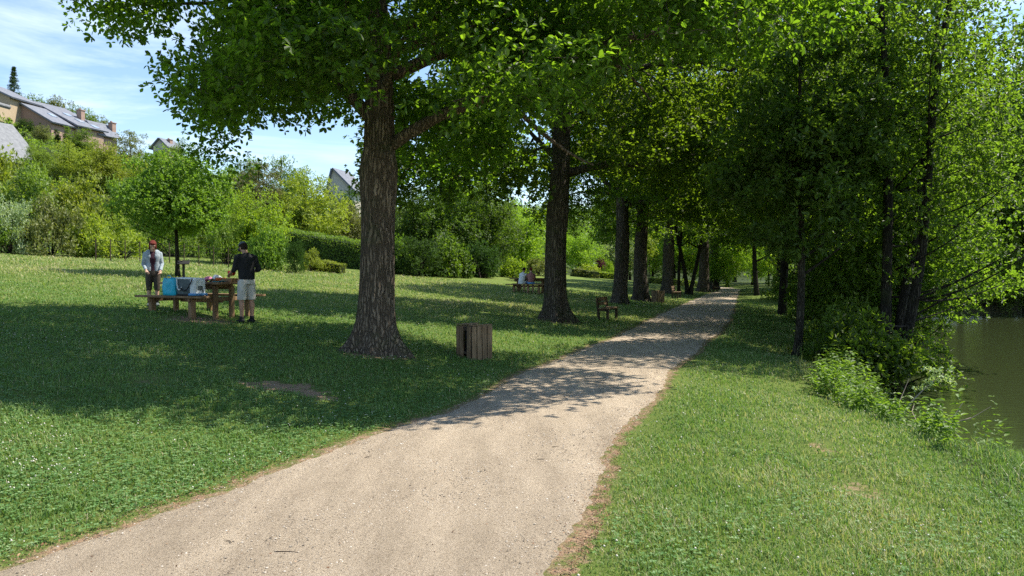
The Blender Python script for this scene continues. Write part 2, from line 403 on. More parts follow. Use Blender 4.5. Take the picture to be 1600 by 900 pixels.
def clumps(acc, P, rad, per, size, rng, ctr=None, fine=True, wr=.5, flat=.6, up=.9, shell=.45, droop=.15, whorl=5, vcl=None):
    """leaf clumps: rosettes of leaves spread through oblate balls at P"""
    m = len(P); nr = max(1, per // whorl)
    rad = np.broadcast_to(rad, (m,))
    cv = rng.uniform(0, 1, m) if vcl is None else vcl
    ci = np.repeat(np.arange(m), nr); n = len(ci)
    u3 = rn(rng, n); q = rng.uniform(0, 1, n) ** shell
    off = u3 * (q * rad[ci])[:, None]; off[:, 2] *= flat
    C = P[ci] + off
    out = norm(off + .3 * rn(rng, n) + np.array([0, 0, .15]))
    ri = np.repeat(np.arange(n), whorl); k = len(ri)
    D = norm(out[ri] * .6 + rn(rng, k) * .9)
    Nn = norm(np.array([0, 0, up]) + out[ri] * .35 + rn(rng, k) * .55)
    v = np.clip(.42 * cv[ci][ri] + .58 * rng.uniform(0, 1, k), 0, 1)
    leaves(acc, C[ri] + D * size * .12, D, Nn, size, rng, v, wr, fine, droop)
def bez(a, b, c, n):
    t = np.linspace(0, 1, n)[:, None]; return (1 - t) ** 2 * a + 2 * t * (1 - t) * b + t * t * c

def trunk_np(P, r, sides, flare=0.0, lump=.05, seed=0, flare_h=1.0, roots=6):
    P = np.asarray(P, float); n = len(P)
    th = np.linspace(0, 2 * PI, sides, endpoint=False); z = P[:, 2]
    rr = np.asarray(r)[:, None] * (1 + lump * np.sin(2 * th[None, :] + z[:, None] * .8 + seed) + lump * .8 * np.sin(3 * th[None, :] - z[:, None] * 1.3 + seed * 2) + lump * .5 * np.sin(5 * th + seed)[None, :] * np.cos(z * 2.1)[:, None])
    rr = rr + .012 * np.sin(th[None, :] * 23 + 1.5 * np.sin(z[:, None] * 3)) * (r[:, None] > .2)
    f = np.exp(-np.maximum(z - 0, 0) / (.29 * flare_h))
    rr = rr * (1 + flare * f[:, None] * (1 + .38 * np.sin(roots * th[None, :] + seed) + .22 * np.sin((roots - 3) * th[None, :] + 2 * seed)))
    V = P[:, None, :] + np.stack([np.cos(th)[None, :] * rr, np.sin(th)[None, :] * rr, 0 * rr], -1)
    i = np.arange(n - 1)[:, None] * sides; j = np.arange(sides)[None, :]; jn = (j + 1) % sides
    F = np.stack([i + j, i + jn, i + sides + jn, i + sides + j], -1).reshape(-1, 4)
    return V.reshape(-1, 3), F

def grow(rng, acc, limbs, P, r0=.035, gnarl=.3):
    """thin branches: each clump centre hangs on the nearest limb or branch grown so far"""
    pts = np.concatenate([l[0] for l in limbs]); lr = np.concatenate([l[1] for l in limbs])
    cap = len(pts) + len(P) * 2; PT = np.full((cap, 3), 1e6); LR = np.zeros(cap); k0 = len(pts); PT[:k0] = pts; LR[:k0] = lr
    d0 = np.array([np.min(np.linalg.norm(pts - p, axis=1)) for p in P])
    for p in P[np.argsort(d0)]:
        dv = PT[:k0] - p; dd = np.linalg.norm(dv, axis=1) + np.maximum(dv[:, 2] - .2, 0) * .8
        k = int(dd.argmin()); a = PT[k].copy(); ln = np.linalg.norm(p - a)
        if ln < .25: continue
        mid = (a + p) / 2 + rng.normal(size=3) * ln * .12 + np.array([0, 0, ln * .10])
        c = bez(a, mid, p, 5); c[1:-1] += rng.normal(size=(3, 3)) * ln * .03
        rb = min(r0 * (.35 + ln * .3), LR[k] * .8 + .003)
        acc.tube(c, np.linspace(rb, max(.006, rb * .35), 5), 4)
        PT[k0] = c[2]; LR[k0] = rb * .8; PT[k0 + 1] = c[4]; LR[k0 + 1] = rb * .5; k0 += 2

def oak(seed, Rr=6.2, z0=4.6, z1=17.5, r_tr=.42, flare=.75, per=110, n=430, leaf=.15, fine=False, mask=None, rise=6.6, lean=(0, 0), hi=None, sides=48, inner=.5, gap=-.28, ex=1.0, ey=1.0, cx=0.0, cy_=0.0):
    rng = np.random.default_rng(seed)
    tr = Acc(); zt = np.concatenate([np.linspace(-.45, 1.5, 16), np.linspace(1.7, z1 * .72, 26)])
    tt = np.clip(zt / z1, 0, 1)
    P = np.stack([lean[0] * tt ** 1.3 * 8 + .10 * np.sin(zt * .55 + seed), lean[1] * tt * 8 + .09 * np.cos(zt * .45 + seed * 2), zt], -1)
    P[:, :2] -= P[np.argmin(abs(zt)), :2]
    r = r_tr * (1 - .62 * np.clip((zt - 1) / (z1 * .72), 0, 1) ** 1.15)
    for _ in range(5):
        zb = rng.uniform(2.6, 8.5); r = r * (1 + rng.uniform(.05, .16) * np.exp(-((zt - zb) / .25) ** 2))
    V, F = trunk_np(P, r, sides, flare, .035, seed, 1.15); tr.add(V, F)
    limbs = []
    nl = 15
    for k in range(nl):
        za = np.interp(k, [0, nl - 1], [rise * .8, z1 * .70]); a = np.array([np.interp(za, zt, P[:, 0]), np.interp(za, zt, P[:, 1]), za])
        an = k * 2.4 + rng.uniform(-.4, .4); fz = (za - rise) / (z1 - rise)
        ln = Rr * (.92 - .45 * max(fz, 0)) * rng.uniform(.8, 1.0); dz = ln * (.10 + .75 * max(fz, 0)) + rng.uniform(-.3, .6)
        e = a + np.array([math.cos(an) * ln * ex + cx * .7, math.sin(an) * ln * ey + cy_ * .7, dz]); mid = (a + e) / 2 + np.array([0, 0, ln * .22]) + rng.normal(size=3) * .5
        c = bez(a, mid, e, 14); c[2:-1] += np.cumsum(rng.normal(size=(11, 3)) * .09, axis=0)
        rl = np.linspace(.17 * r_tr / .42, .035, 14)
        if mask is not None:
            bad = [j for j in range(3, 14) if not mask(c[j])]
            for _ in range(4):
                if not bad: break
                c = c + np.linspace(0, 1, 14)[:, None] ** 1.2 * np.array([0, 0, .9]); bad = [j for j in range(3, 14) if not mask(c[j])]
            if bad:
                kk = max(bad[0], 4); c = bez(c[0], c[kk // 2], c[kk - 1], 14); rl = np.linspace(rl[0] * .8, .03, 14)
        limbs.append((c, rl)); tr.tube(c, rl, 8)
        for s in range(4):
            j = rng.integers(4, 12); a2 = c[j]; an2 = an + rng.uniform(.4, 1.3) * rng.choice([-1, 1]); l2 = ln * rng.uniform(.25, .5)
            e2 = a2 + np.array([math.cos(an2) * l2, math.sin(an2) * l2, rng.uniform(-.5, .6) * l2])
            c2 = bez(a2, (a2 + e2) / 2 + rng.normal(size=3) * .25, e2, 7); r2 = np.linspace(rl[j] * .6, .02, 7)
            limbs.append((c2, r2)); tr.tube(c2, r2, 5)
    # top stem
    limbs.append((P[-14:], r[-14:]))
    # clump centres
    out = []; tries = 0
    while len(out) < n and tries < n * 60:
        tries += 1
        rr = math.sqrt(rng.uniform(0, 1)) * Rr; an = rng.uniform(0, 2 * PI)
        prof = math.sqrt(max(0, 1 - (rr / Rr) ** 2.4))
        bot = rise - (rise - z0) * (rr / Rr) ** 1.1; top = z0 + 2 + (z1 - z0 - 2) * prof
        if hi is not None and rng.uniform() > hi: z = rng.uniform(bot, min(top, bot + 5))
        else: z = rng.uniform(bot, max(top, bot + .5))
        x, y = rr * math.cos(an) * ex + cx, rr * math.sin(an) * ey + cy_
        edge = min((z - bot) / 2.2, (top - z) / 2.2, (Rr - rr) / 1.6)
        if edge > 1 and rng.uniform() < inner: continue
        f = math.sin(1.15 * x + seed) * math.sin(1.25 * y + 2 * seed) * math.sin(1.1 * z + 3 * seed)
        if f < gap: continue
        if rr < 1.0 and z < rise + .8: continue
        p = np.array([x, y, z])
        if mask is not None and not mask(p): continue
        out.append(p)
    Pc = np.array(out)
    grow(rng, tr, limbs, Pc)
    lv = Acc(); rad = rng.uniform(.55, .98, len(Pc))
    if fine is True:
        lo = Pc[:, 2] < 9.0
        clumps(lv, Pc[lo], rad[lo], per, leaf, rng, fine=True, wr=.56)
        clumps(lv, Pc[~lo], rad[~lo] * 1.15, per // 3, leaf * 1.9, rng, fine=True, wr=.6)
    else: clumps(lv, Pc, rad * 1.1, per, leaf, rng, fine=False, wr=.62)
    return tr.mesh('oak_trunk'), lv.mesh('oak_crown', False)

def softtree(seed, Rr=3.0, z0=1.5, z1=9, r_tr=.12, n=160, per=100, leaf=.13, fine=False, stems=1, spread=0.0, flat=.6, wr=.5, hang=.0, shape=2.2, dense=.5, crad=(.45, .8), low=0.0, lk=.5):
    rng = np.random.default_rng(seed); tr = Acc(); limbs = []
    for s in range(stems):
        an = 2 * PI * s / max(stems, 1) + rng.uniform(-.4, .4); zt = np.linspace(-.4, z1 * .88, 22); f = np.clip(zt / z1, 0, 1)
        sx = math.cos(an) * spread; sy = math.sin(an) * spread
        o0 = .16 * (stems > 1)
        P = np.stack([o0 * math.cos(an) + sx * f ** 1.1 + .10 * np.sin(zt * .7 + s * 2 + seed) , o0 * math.sin(an) + sy * f ** 1.1 + .10 * np.cos(zt * .6 + s + seed), zt], -1)
        r = r_tr * (1 - .8 * f); V, F = trunk_np(P, r, 14, .45, .05, seed + s, .5, 5); tr.add(V, F); limbs.append((P[5:], r[5:]))
        for k in range(int(9 if stems > 1 else 14)):
            za = rng.uniform(max(z0 * .7, .8), z1 * .8); j = int(np.argmin(abs(zt - za))); a = P[j]
            a2 = rng.uniform(0, 2 * PI); ln = Rr * rng.uniform(.45, .8) * (1 - .45 * za / z1)
            e = a + np.array([math.cos(a2) * ln, math.sin(a2) * ln, ln * rng.uniform(.1, .8)])
            c = bez(a, (a + e) / 2 + np.array([0, 0, -.1 * ln]) + rng.normal(size=3) * .12, e, 7); rr2 = np.linspace(r[j] * lk, .010, 7)
            limbs.append((c, rr2)); tr.tube(c, rr2, 5)
    out = []; tries = 0; hh = (z1 - z0) / 2; zc = z0 + hh * (.85 + low)
    lob = [(rn(rng, 1)[0], rng.uniform(.72, 1.0)) for _ in range(22)]
    while len(out) < n and tries < n * 50:
        tries += 1
        u3 = rn(rng, 1)[0]; q = rng.uniform(0, 1) ** dense
        lb = max(l[1] * (.55 + .45 * max(0, float(l[0] @ u3)) ** 4 * 1.0) for l in lob)
        lb = min(1.0, lb + .12)
        hz = hh * 1.15 if u3[2] > 0 else hh * .85
        p = np.array([u3[0] * Rr * q * lb, u3[1] * Rr * q * lb, zc + u3[2] * hz * q * lb])
        if p[2] < z0 * .8: continue
        out.append(p)
    Pc = np.array(out); grow(rng, tr, limbs, Pc, .02)
    lv = Acc(); clumps(lv, Pc, rng.uniform(*crad, len(Pc)), per, leaf, rng, fine=fine, wr=wr, flat=flat, up=.9 - hang, droop=.15 + hang * .5)
    return tr.mesh('trunk'), lv.mesh('crown', False)

def bush(seed, Rr=1.0, h=1.0, n=60, per=90, leaf=.08, flat=.8, wr=.5, dome=True, crad=.24, fine=False, spiky=0.0):
    """unit-ish shrub: leafy dome standing on the ground with a few stems"""
    rng = np.random.default_rng(seed)
    u3 = rn(rng, n); u3[:, 2] = np.abs(u3[:, 2]); q = rng.uniform(.55, 1.0, n)[:, None]
    wob = (1 + .22 * np.sin(3 * np.arctan2(u3[:, 1], u3[:, 0]) + seed) * np.cos(4 * u3[:, 2] + seed))[:, None]
    P = u3 * q * wob * np.array([Rr, Rr, h]) * .85; P[:, 2] += .08 * h
    lv = Acc(); clumps(lv, P, rng.uniform(.8, 1.25, n) * crad, per, leaf, rng, fine=fine, wr=wr, flat=flat, up=.6)
    st = Acc()
    for k in range(9):
        p = P[rng.integers(n)]; st.tube(bez(np.array([0, 0, -.15]), p * np.array([.3, .3, .6]), p, 5), np.linspace(.03, .006, 5), 5)
    return st.mesh('stems'), lv.mesh('foliage', False)

def place(name, meshes, loc, sc=1.0, rz=0.0, label='', cat='tree', group=None, leafm=None, bark=BARK2, parts=('trunk', 'crown'), tilt=(0, 0)):
    o = empty(name, loc, rz, label=label, cat=cat, group=group)
    o.rotation_euler = (tilt[0], tilt[1], rz)
    o.scale = sc if isinstance(sc, tuple) else (sc, sc, sc)
    for me, pn, m in ((meshes[0], parts[0], bark), (meshes[1], parts[1], leafm)):
        if me is None: continue
        if not me.materials: me.materials.append(m)
        c = bpy.data.objects.new(pn, me); COL.objects.link(c); c.parent = o
        if me.materials[0] != m: c.material_slots[0].link = 'OBJECT'; c.material_slots[0].material = m
    return o
BP = ('stems', 'foliage')

# ------------------------------------------------------------------ the oaks along the path
pA = G(589, 550); pB = G(868, 500); pC = G(968, 474); pD = G(1001, 470); pE = G(1043, 458); pF = G(1098, 456); pG2 = G(1116, 452)
yA_x = [0, 98, 104, 118, 180, 205, 213, 222, 255, 268, 300, 306, 330, 360, 400, 425, 450, 500, 545, 556, 598, 606, 700, 790, 830, 900, 1000, 1180, 1280, 1400]
yA_y = [0, 0, 45, 66, 66, 66, 120, 150, 158, 150, 150, 225, 278, 302, 292, 258, 250, 236, 225, 135, 135, 300, 325, 315, 250, 150, 110, 100, 70, 20]
HOLES = [(306, 20, 24, 22), (245, 82, 30, 16), (262, 60, 14, 14), (664, 108, 16, 14), (830, 205, 12, 9), (520, 208, 10, 8), (541, 262, 14, 34), (410, 222, 20, 9), (915, 325, 24, 42), (620, 15, 9, 7)]
def mkmask(base, fringe=24):
    base = np.asarray(base)
    def f(p):
        q = p + base
        if q[1] < 1.5: return True
        x, y = proj(q)
        if x < -50: return False
        if y < -60 or x > 1650: return True
        r_ = .62 * FPX / q[1]
        if y + r_ * .55 > np.interp(x, yA_x, yA_y): return False
        # left edge of the crown
        if y > 66 and x - r_ * .8 < 205: return False
        if x - r_ * .8 < 100: return False
        for hx, hy, hw, hh in HOLES:
            if ((x - hx) / (hw + r_ * .8)) ** 2 + ((y - hy) / (hh + r_ * .6)) ** 2 < 1: return False
        return True
    return f
def holemask(base):
    base = np.asarray(base)
    def f(p):
        q = p + base; x, y = proj(q); r_ = .7 * FPX / max(q[1], 2)
        if x < 560 and y > 40: return False
        if x - r_ < 215 : return False
        for hx, hy, hw, hh in HOLES:
            if ((x - hx) / (hw + r_ * .8)) ** 2 + ((y - hy) / (hh + r_ * .7)) ** 2 < 1: return False
        if 845 < x < 895 and y > 150 and q[1] < base[1]: return False
        return True
    return f
OG = 'oaks standing in a row along the path'
mA = oak(11, 7.0, 3.6, 15, .325, 1.0, ex=1.16, ey=.68, cx=.9, cy_=-.25, lean=(-.08, 0), per=185, n=1250, leaf=.105, gap=-.06, fine=True, mask=mkmask(pA), rise=4.8, hi=.2, inner=.3, sides=96)
place('oak_tree', mA, pA, 1, 0, 'large oak nearest the camera with rough reddish trunk and wide root flare', 'tree', OG, LM['oak'], BARK)
mB = oak(23, 6.6, 3.6, 16.5, .365, .85, ey=.64, cy_=.5, per=130, n=850, leaf=.14, gap=-.18, fine=True, mask=holemask(pB), rise=6.0, hi=.5, ex=1.12, cx=1.0, sides=72)
place('oak_tree', mB, pB, 1, 0, 'second oak of the row, straight grey trunk between the plank bin and the bench', 'tree', OG, LM['oak'], BARKG)
mC = oak(31, 5.4, 4.0, 16, .35, .5, per=110, n=620, leaf=.17, mask=holemask(pC), rise=6.2, ex=1.1, cx=1.6)
place('oak_tree', mC, pC, 1, 0, 'oak standing right behind the near wooden bench', 'tree', OG, LM['oak'], BARKG)
mV = oak(47, 5.5, 3.8, 16, .40, .5, per=110, n=480, leaf=.17, rise=6.0)
mW = oak(53, 5.6, 3.6, 16, .42, .5, per=110, n=480, leaf=.17, rise=5.6)
for me, p, rz, sc, lab in ((mV, pD, 1.0, .95, 'oak whose trunk touches the one behind the near bench, on its right'),
                       (mW, pE, 2.0, 1.0, 'oak beyond the far plank bin, trunk pale at the foot'),
                       (mV, pF, 3.1, 1.15, 'thick dark oak at the left edge of the path where it bends away'),
                       (mW, pG2, 4.4, 1.1, 'farthest dark oak trunk, just right of the thick one by the bend'),
                       ):
    place('oak_tree', me, p, sc, rz, lab, 'tree', OG, LM['oak'], BARKG)

# ------------------------------------------------------------------ trees and shrubs on the river bank (right)
mAl = softtree(5, 3.8, 2.2, 14.5, .13, lk=.3, n=430, per=115, leaf=.11, fine=True, stems=4, spread=1.7, crad=(.5, .9))
mAl2 = softtree(8, 4.0, 1.6, 14, .14, lk=.32, n=400, per=110, leaf=.14, stems=2, spread=1.2, crad=(.5, .95))
mYt = softtree(14, 2.5, 2.5, 9.0, .10, n=170, per=100, leaf=.16, fine=True, crad=(.4, .7), wr=.46, hang=.45)
mTall = softtree(19, 4.3, 3.0, 16, .17, n=420, per=110, leaf=.16, crad=(.6, 1.0))
mB1 = bush(1, 1.0, 1.0, 46, 130, .075)
mB2 = bush(2, 1.0, 1.15, 60, 120, .06, crad=.2)
mB3 = bush(3, 1.0, .9, 40, 130, .10, crad=.27, fine=True, wr=.45)
BG = 'trees on the river bank'
def bankX(Y): return XR(Y) + 4.0
def bk(px, Y, dz=0): return onG(px, Y) + np.array([0, 0, dz])
place('young_tree', mYt, G(1243, 556), 1.0, .6, 'young tree with slim trunk and large soft leaves on the bank grass', 'tree', BG, LM['deep'], BARK3, tilt=(0, .03))
place('alder_tree', mAl, bk(1392, 18.5), 1.0, .4, 'many stemmed alder leaning at the water edge, nearest of the bank trees', 'tree', BG, LM['alder'], BARK2, tilt=(.02, .05))
place('alder_tree', mAl2, bk(1425, 27.0, .3), 1.15, 2.0, 'alder whose branches hang over the water at the right edge', 'tree', BG, LM['alder'], BARK2, tilt=(0, .2))
place('alder_tree', mAl2, bk(1325, 25.0), 1.0, 3.7, 'alder in the dark thicket behind the young slim tree', 'tree', BG, LM['alder'], BARK2)
place('alder_tree', mAl, bk(1300, 34.0), 1.05, 5.0, 'alder deeper along the bank, behind the second dark trunk', 'tree', BG, LM['alder'], BARK2)
place('bank_tree', mTall, G(1226, 492), 1.2, 1.1, 'dark straight trunk tree second along the grass bank', 'tree', BG, LM['oak'], BARK2)
place('bank_tree', mTall, G(1184, 462), 1.05, 2.6, 'dark leaning trunk tree at the top of the bank, close to the path bend', 'tree', BG, LM['oak'], BARK2, tilt=(0, .06))
place('bank_tree', mTall, bk(1256, 40), .95, 4.0, 'slender dark tree between the second bank trunk and the thicket', 'tree', BG, LM['mid'], BARK2)
place('bank_tree', mTall, bk(1215, 62), 1.1, .3, 'leafy tree beyond the end of the pond', 'tree', BG, LM['mid'], BARK2)
place('alder_tree', mAl2, bk(1290, 48), 1.3, 1.3, 'alder closing the far corner of the pond', 'tree', BG, LM['mid'], BARK2)
mAl3 = softtree(9, 3.0, 1.3, 9.0, .12, n=360, per=110, leaf=.12, fine=True, stems=3, spread=1.4, crad=(.5, .85), low=-.15, lk=.28)
place('alder_tree', mAl3, bk(1405, 21.5, .2), 1.0, 1.0, 'low spreading alder with boughs drooping over the water', 'tree', BG, LM['alder'], BARK2, tilt=(0, .16))
place('alder_tree', mAl3, bk(1398, 31.0, .2), 1.15, 3.0, 'drooping alder over the water further along, at the right', 'tree', BG, LM['alder'], BARK2, tilt=(0, .26))
SH = 'shrubs along the water edge'
for px, Y, sx, sz, mm, lm, lab in (
    (1345, 16.6, 1.35, 1.5, mB3, 'alder', 'dark shaded shrub at the foot of the many stemmed alder'),
    (1398, 17.2, 1.7, 1.35, mB2, 'alder', 'dark shrub spreading low over the water'),
    (1310, 19.0, 1.4, 1.8, mB1, 'mid', 'leafy shrub between the slim young tree and the alder'),
    (1345, 24.5, 1.8, 2.4, mB2, 'alder', 'tall shaded shrub in the thicket behind the alder'),
    (1290, 30.0, 1.9, 2.6, mB1, 'alder', 'broad shrub filling the thicket left of the pond'),
    (1268, 37.0, 2.0, 2.4, mB2, 'mid', 'shrub on the bank behind the second dark trunk'),
    (1240, 50.0, 2.2, 2.4, mB1, 'mid', 'bushy shrub low at the far end of the bank'),
    (1330, 42.0, 2.6, 3.2, mB1, 'alder', 'large shrub at the far corner of the pond')):
    b_ = onG(px, Y); b_[2] = max(b_[2], WATER - .1)
    place('bank_shrub', mm, b_, (sx, sx, sz), px * .1, lab, 'bush', SH, LM[lm], BARK2, BP)

# far bank beyond the water and woods closing the view
FB = 'trees on the far bank of the pond'
mT1 = softtree(33, 4.2, .8, 10.5, .16, n=190, per=120, leaf=.24, crad=(.8, 1.3))
mT2 = softtree(34, 3.6, .6, 12.5, .16, n=190, per=120, leaf=.22, crad=(.7, 1.2), dense=.4)
mT3 = softtree(35, 4.6, .3, 8.5, .16, n=190, per=120, leaf=.22, crad=(.8, 1.3), low=.1)
far = [(1445, 55, 0, 1.25, 'mid', 'broad tree on the far bank just right of the alder stems'), (1500, 53, 1, 1.2, 'bright', 'bright green tree in the middle of the far bank'), (1556, 52, 0, 1.6, 'mid', 'rounded tree on the far bank, second from the right edge'),
       (1612, 50, 1, 1.6, 'mid', 'green tree on the far bank at the right edge of the view'), (1395, 60, 1, 1.3, 'mid', 'tall tree on the far bank seen through the alder stems'), (1340, 64, 0, 1.4, 'bright', 'sunlit tree behind the far corner of the pond'),
       (1475, 66, 1, 1.6, 'lime', 'tall pale tree rising behind the far bank'), (1575, 64, 0, 1.6, 'mid', 'tall tree rising behind the right end of the far bank'), (1680, 52, 1, 1.3, 'mid', 'far bank tree just past the right edge'),
       (1280, 72, 0, 1.5, 'mid', 'tree behind the thicket, left of the pond corner'), (1230, 80, 1, 1.5, 'bright', 'bright tree beyond the bank trees near the path end'), (1540, 49, 2, .55, 'bright', 'low bright bush overhanging the far water line'),
       (1470, 50, 2, .6, 'mid', 'low rounded bush at the far water line'), (1600, 47.5, 2, .5, 'mid', 'small dark bush at the water line on the right')]
MT = (mT1, mT2, mT3)
for k, (px, Y, mi, sc, lm, lab) in enumerate(far):
    place('far_bank_tree', MT[mi], onG(px, Y), sc, k * 1.7, lab, 'tree', FB, LM[lm], BARK2)
ce = [(1135, 92, 0, 1.1, 'bright', 'bright green tree closing the end of the path'), (1175, 98, 2, 1.3, 'mid', 'round tree right of the path end'), (1095, 100, 1, 1.1, 'mid', 'tree behind the two dark oak trunks at the path end'),
      (1055, 96, 2, 1.2, 'bright', 'sunlit tree seen between the far trunks'), (1020, 105, 0, 1.2, 'mid', 'tree behind the far lawn left of the far bin'), (1150, 125, 1, 1.7, 'mid', 'tall tree far behind the path end'),
      (1210, 110, 1, 1.7, 'mid', 'tall far tree above the bank path end'), (1070, 130, 0, 1.9, 'mid', 'tall far tree above the lawn'), (985, 118, 2, 1.3, 'mid', 'wide tree behind the flower beds'),
      (905, 95, 2, .72, 'bright', 'light green tree between the second oak and the next trunks'), (962, 100, 0, .75, 'silver', 'grey green tree behind the purple shrub'), (880, 120, 1, 1.0, 'mid', 'tree hidden partly by the second oak trunk'),
      (1120, 78, 2, .5, 'bright', 'small bright bush under the far canopy'), (1200, 88, 2, .7, 'bright', 'sunlit bush on the bank at the far end')]
for k, (px, Y, mi, sc, lm, lab) in enumerate(ce):
    place('distant_tree', MT[mi], onG(px, Y), sc, k * 2.1, lab, 'tree', 'trees closing the view at the end of the park', LM[lm], BARK2)

# small trunks near the path end
mSl = softtree(61, 2.2, 3.4, 9, .10, n=90, per=90, leaf=.15)
place('slim_tree', mSl, G(1063, 459), 1.3, 0, 'slim dark tree left of the forked one, beyond the far oaks', 'tree', None, LM['oak'], BARK2)
mFk = softtree(62, 2.4, 3.4, 9, .13, n=90, per=90, leaf=.15, stems=2, spread=1.5)
place('forked_tree', mFk, G(1077, 460), 1.3, 0, 'forked dark young tree between the far oaks', 'tree', None, LM['oak'], BARK2)
mSap = softtree(63, .75, 2.3, 4.2, .035, n=36, per=60, leaf=.11, crad=(.2, .35))
place('sapling', mSap, G(1012, 462), 1.0, 0, 'thin young sapling with sparse pale leaves right of the close oaks', 'tree', None, LM['yellow'], BARK3)

# ------------------------------------------------------------------ left side: park tree, shrubs, hillside
mRd = softtree(71, 2.2, 1.1, 4.7, .085, n=330, per=95, leaf=.115, fine=True, crad=(.28, .48), dense=.42, flat=.75, low=.16, lk=.25)
pR = G(273, 433)
place('park_tree', mRd, pR, 1.0, .5, 'small round crowned tree standing alone on the lawn behind the picnic table', 'tree', None, LM['mid'], BARK2, tilt=(0, .03))
LB = 'shrubs along the upper edge of the lawn'
E = [ # px, Y, radius, height, mesh, leaf, label
 (15, 39, 1.7, 2.9, mB2, 'silver', 'silvery grey bush at the left edge of the lawn'),
 (80, 40, 1.8, 3.2, mB1, 'olive', 'olive brown bush beside the silvery one'),
 (145, 41, 1.5, 2.3, mB3, 'yellow', 'low yellow green shrub at the lawn edge, right of the olive bush'),
 (190, 43, 1.6, 2.6, mB1, 'yellow', 'yellow green shrub left of the round park tree'),
 (-40, 38, 1.8, 2.6, mB1, 'mid', 'green bush just past the left edge'),
 (355, 44, 1.5, 2.7, mB2, 'lime', 'pale bush right of the round park tree'),
 (418, 41, 1.15, 2.6, mB3, 'mid', 'glossy green shrub right of the man in black'),
 (462, 40, .75, 1.7, mB2, 'dark', 'dark grey green shrub between the glossy one and the clipped hedge'),
 (487, 43, .9, 1.3, mB1, 'yellow', 'loose pale shrub behind the low clipped hedge'),
 (120, 52, 2.6, 4.2, mB1, 'yellow', 'large yellow green bush on the lower slope, left part'),
 (45, 50, 2.8, 4.4, mB1, 'lime', 'large fresh green bush above the silvery one'),
 (-30, 52, 2.8, 4.8, mB1, 'yellow', 'large yellow green bush at the far left slope'),
 (200, 54, 2.6, 4.6, mB1, 'lime', 'large bush on the slope left of the round park tree'),
 (330, 56, 2.4, 3.6, mB1, 'mid', 'green bush on the slope above the wire fence'),
 (270, 52, 2.4, 3.6, mB2, 'mid', 'shaded bush right behind the round park tree'),
 (800, 60, 1.3, 1.7, mB3, 'bright', 'bright glossy bush left of the second oak'),
 (842, 72, 2.0, 1.7, mB2, 'olive', 'low olive hedge bush above the seated couple'),
 (822, 66, .9, 1.0, mB1, 'dark', 'small dark dome bush beside the bright glossy one'),
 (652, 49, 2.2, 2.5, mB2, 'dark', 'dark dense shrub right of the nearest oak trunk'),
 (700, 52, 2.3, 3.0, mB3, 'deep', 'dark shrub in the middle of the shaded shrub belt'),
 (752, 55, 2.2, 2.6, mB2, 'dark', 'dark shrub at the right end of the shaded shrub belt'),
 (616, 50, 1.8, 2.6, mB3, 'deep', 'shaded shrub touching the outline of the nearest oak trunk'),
]
for k, (px, Y, r_, h_, mm, lm, lab) in enumerate(E):
    place('shrub', mm, onG(px, Y), (r_, r_, h_), k * 1.3, lab, 'bush', LB, LM[lm], BARK2, BP)
TH = {0: 10.6, 1: 12.6, 2: 8.6}
def topscale(px, Y, ytop, h): 
    g = onG(px, Y); return max(.12, (at(px, ytop, Y)[2] - g[2]) / h)
T = [ # px, Y, mesh, top y in the photo, leaf, label
 (205, 74, 1, 188, 'olive', 'layered tree top standing highest on the slope below the hip roofed house'),
 (165, 70, 0, 206, 'yellow', 'yellow green tree on the slope under the brick houses'),
 (110, 68, 2, 218, 'yellow', 'wide yellow green tree in the middle of the left slope'),
 (62, 66, 0, 212, 'lime', 'green tree below the slate roof at the left edge'),
 (0, 60, 2, 240, 'yellow', 'yellow green tree at the left end of the slope'),
 (245, 68, 0, 218, 'yellow', 'tree on the slope above the round park tree'),
 (300, 66, 0, 228, 'lime', 'fresh green tree on the slope right above the round park tree'),
 (345, 64, 1, 252, 'lime', 'light tree right of the round park tree, half hidden by oak leaves'),
 (405, 70, 1, 232, 'brown', 'bronze tinted tree left of the yellow green willow like tree'),
 (440, 76, 1, 225, 'mid', 'green tree behind the bronze one'),
 (476, 70, 2, 268, 'yellow', 'feathery yellow green tree left of the nearest oak trunk'),
 (550, 74, 0, 300, 'olive', 'small tree below the pale house beside the nearest oak trunk'),
 (378, 76, 0, 228, 'mid', 'tree on the upper slope behind the bright bush'),
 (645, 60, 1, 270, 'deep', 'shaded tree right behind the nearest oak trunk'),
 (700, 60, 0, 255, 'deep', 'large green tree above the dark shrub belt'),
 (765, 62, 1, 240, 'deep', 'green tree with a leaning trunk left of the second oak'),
 (815, 74, 0, 290, 'bright', 'fresh green tree directly left of the second oak'),
 (735, 80, 0, 230, 'mid', 'tall tree behind the shrub belt'),
 (386, 46, 2, 288, 'bright', 'rounded bright green bush like tree behind the man in black'),
 (285, 88, 2, 216, 'mid', 'rounded tree top on the skyline left of the hanging oak bough'),
]
for k, (px, Y, mi, yt, lm, lab) in enumerate(T):
    place('slope_tree', MT[mi], onG(px, Y) - np.array([0, 0, .3]), topscale(px, Y, yt, TH[mi]), k * 2.4, lab, 'tree', 'trees on the slope behind the lawn', LM[lm], BARK2)
mCy = softtree(81, .8, .2, 5.2, .08, n=70, per=80, leaf=.16, crad=(.35, .5), dense=.3)
mDk = softtree(82, 2.2, .4, 5.0, .12, n=120, per=110, leaf=.17, crad=(.5, .8), dense=.35)
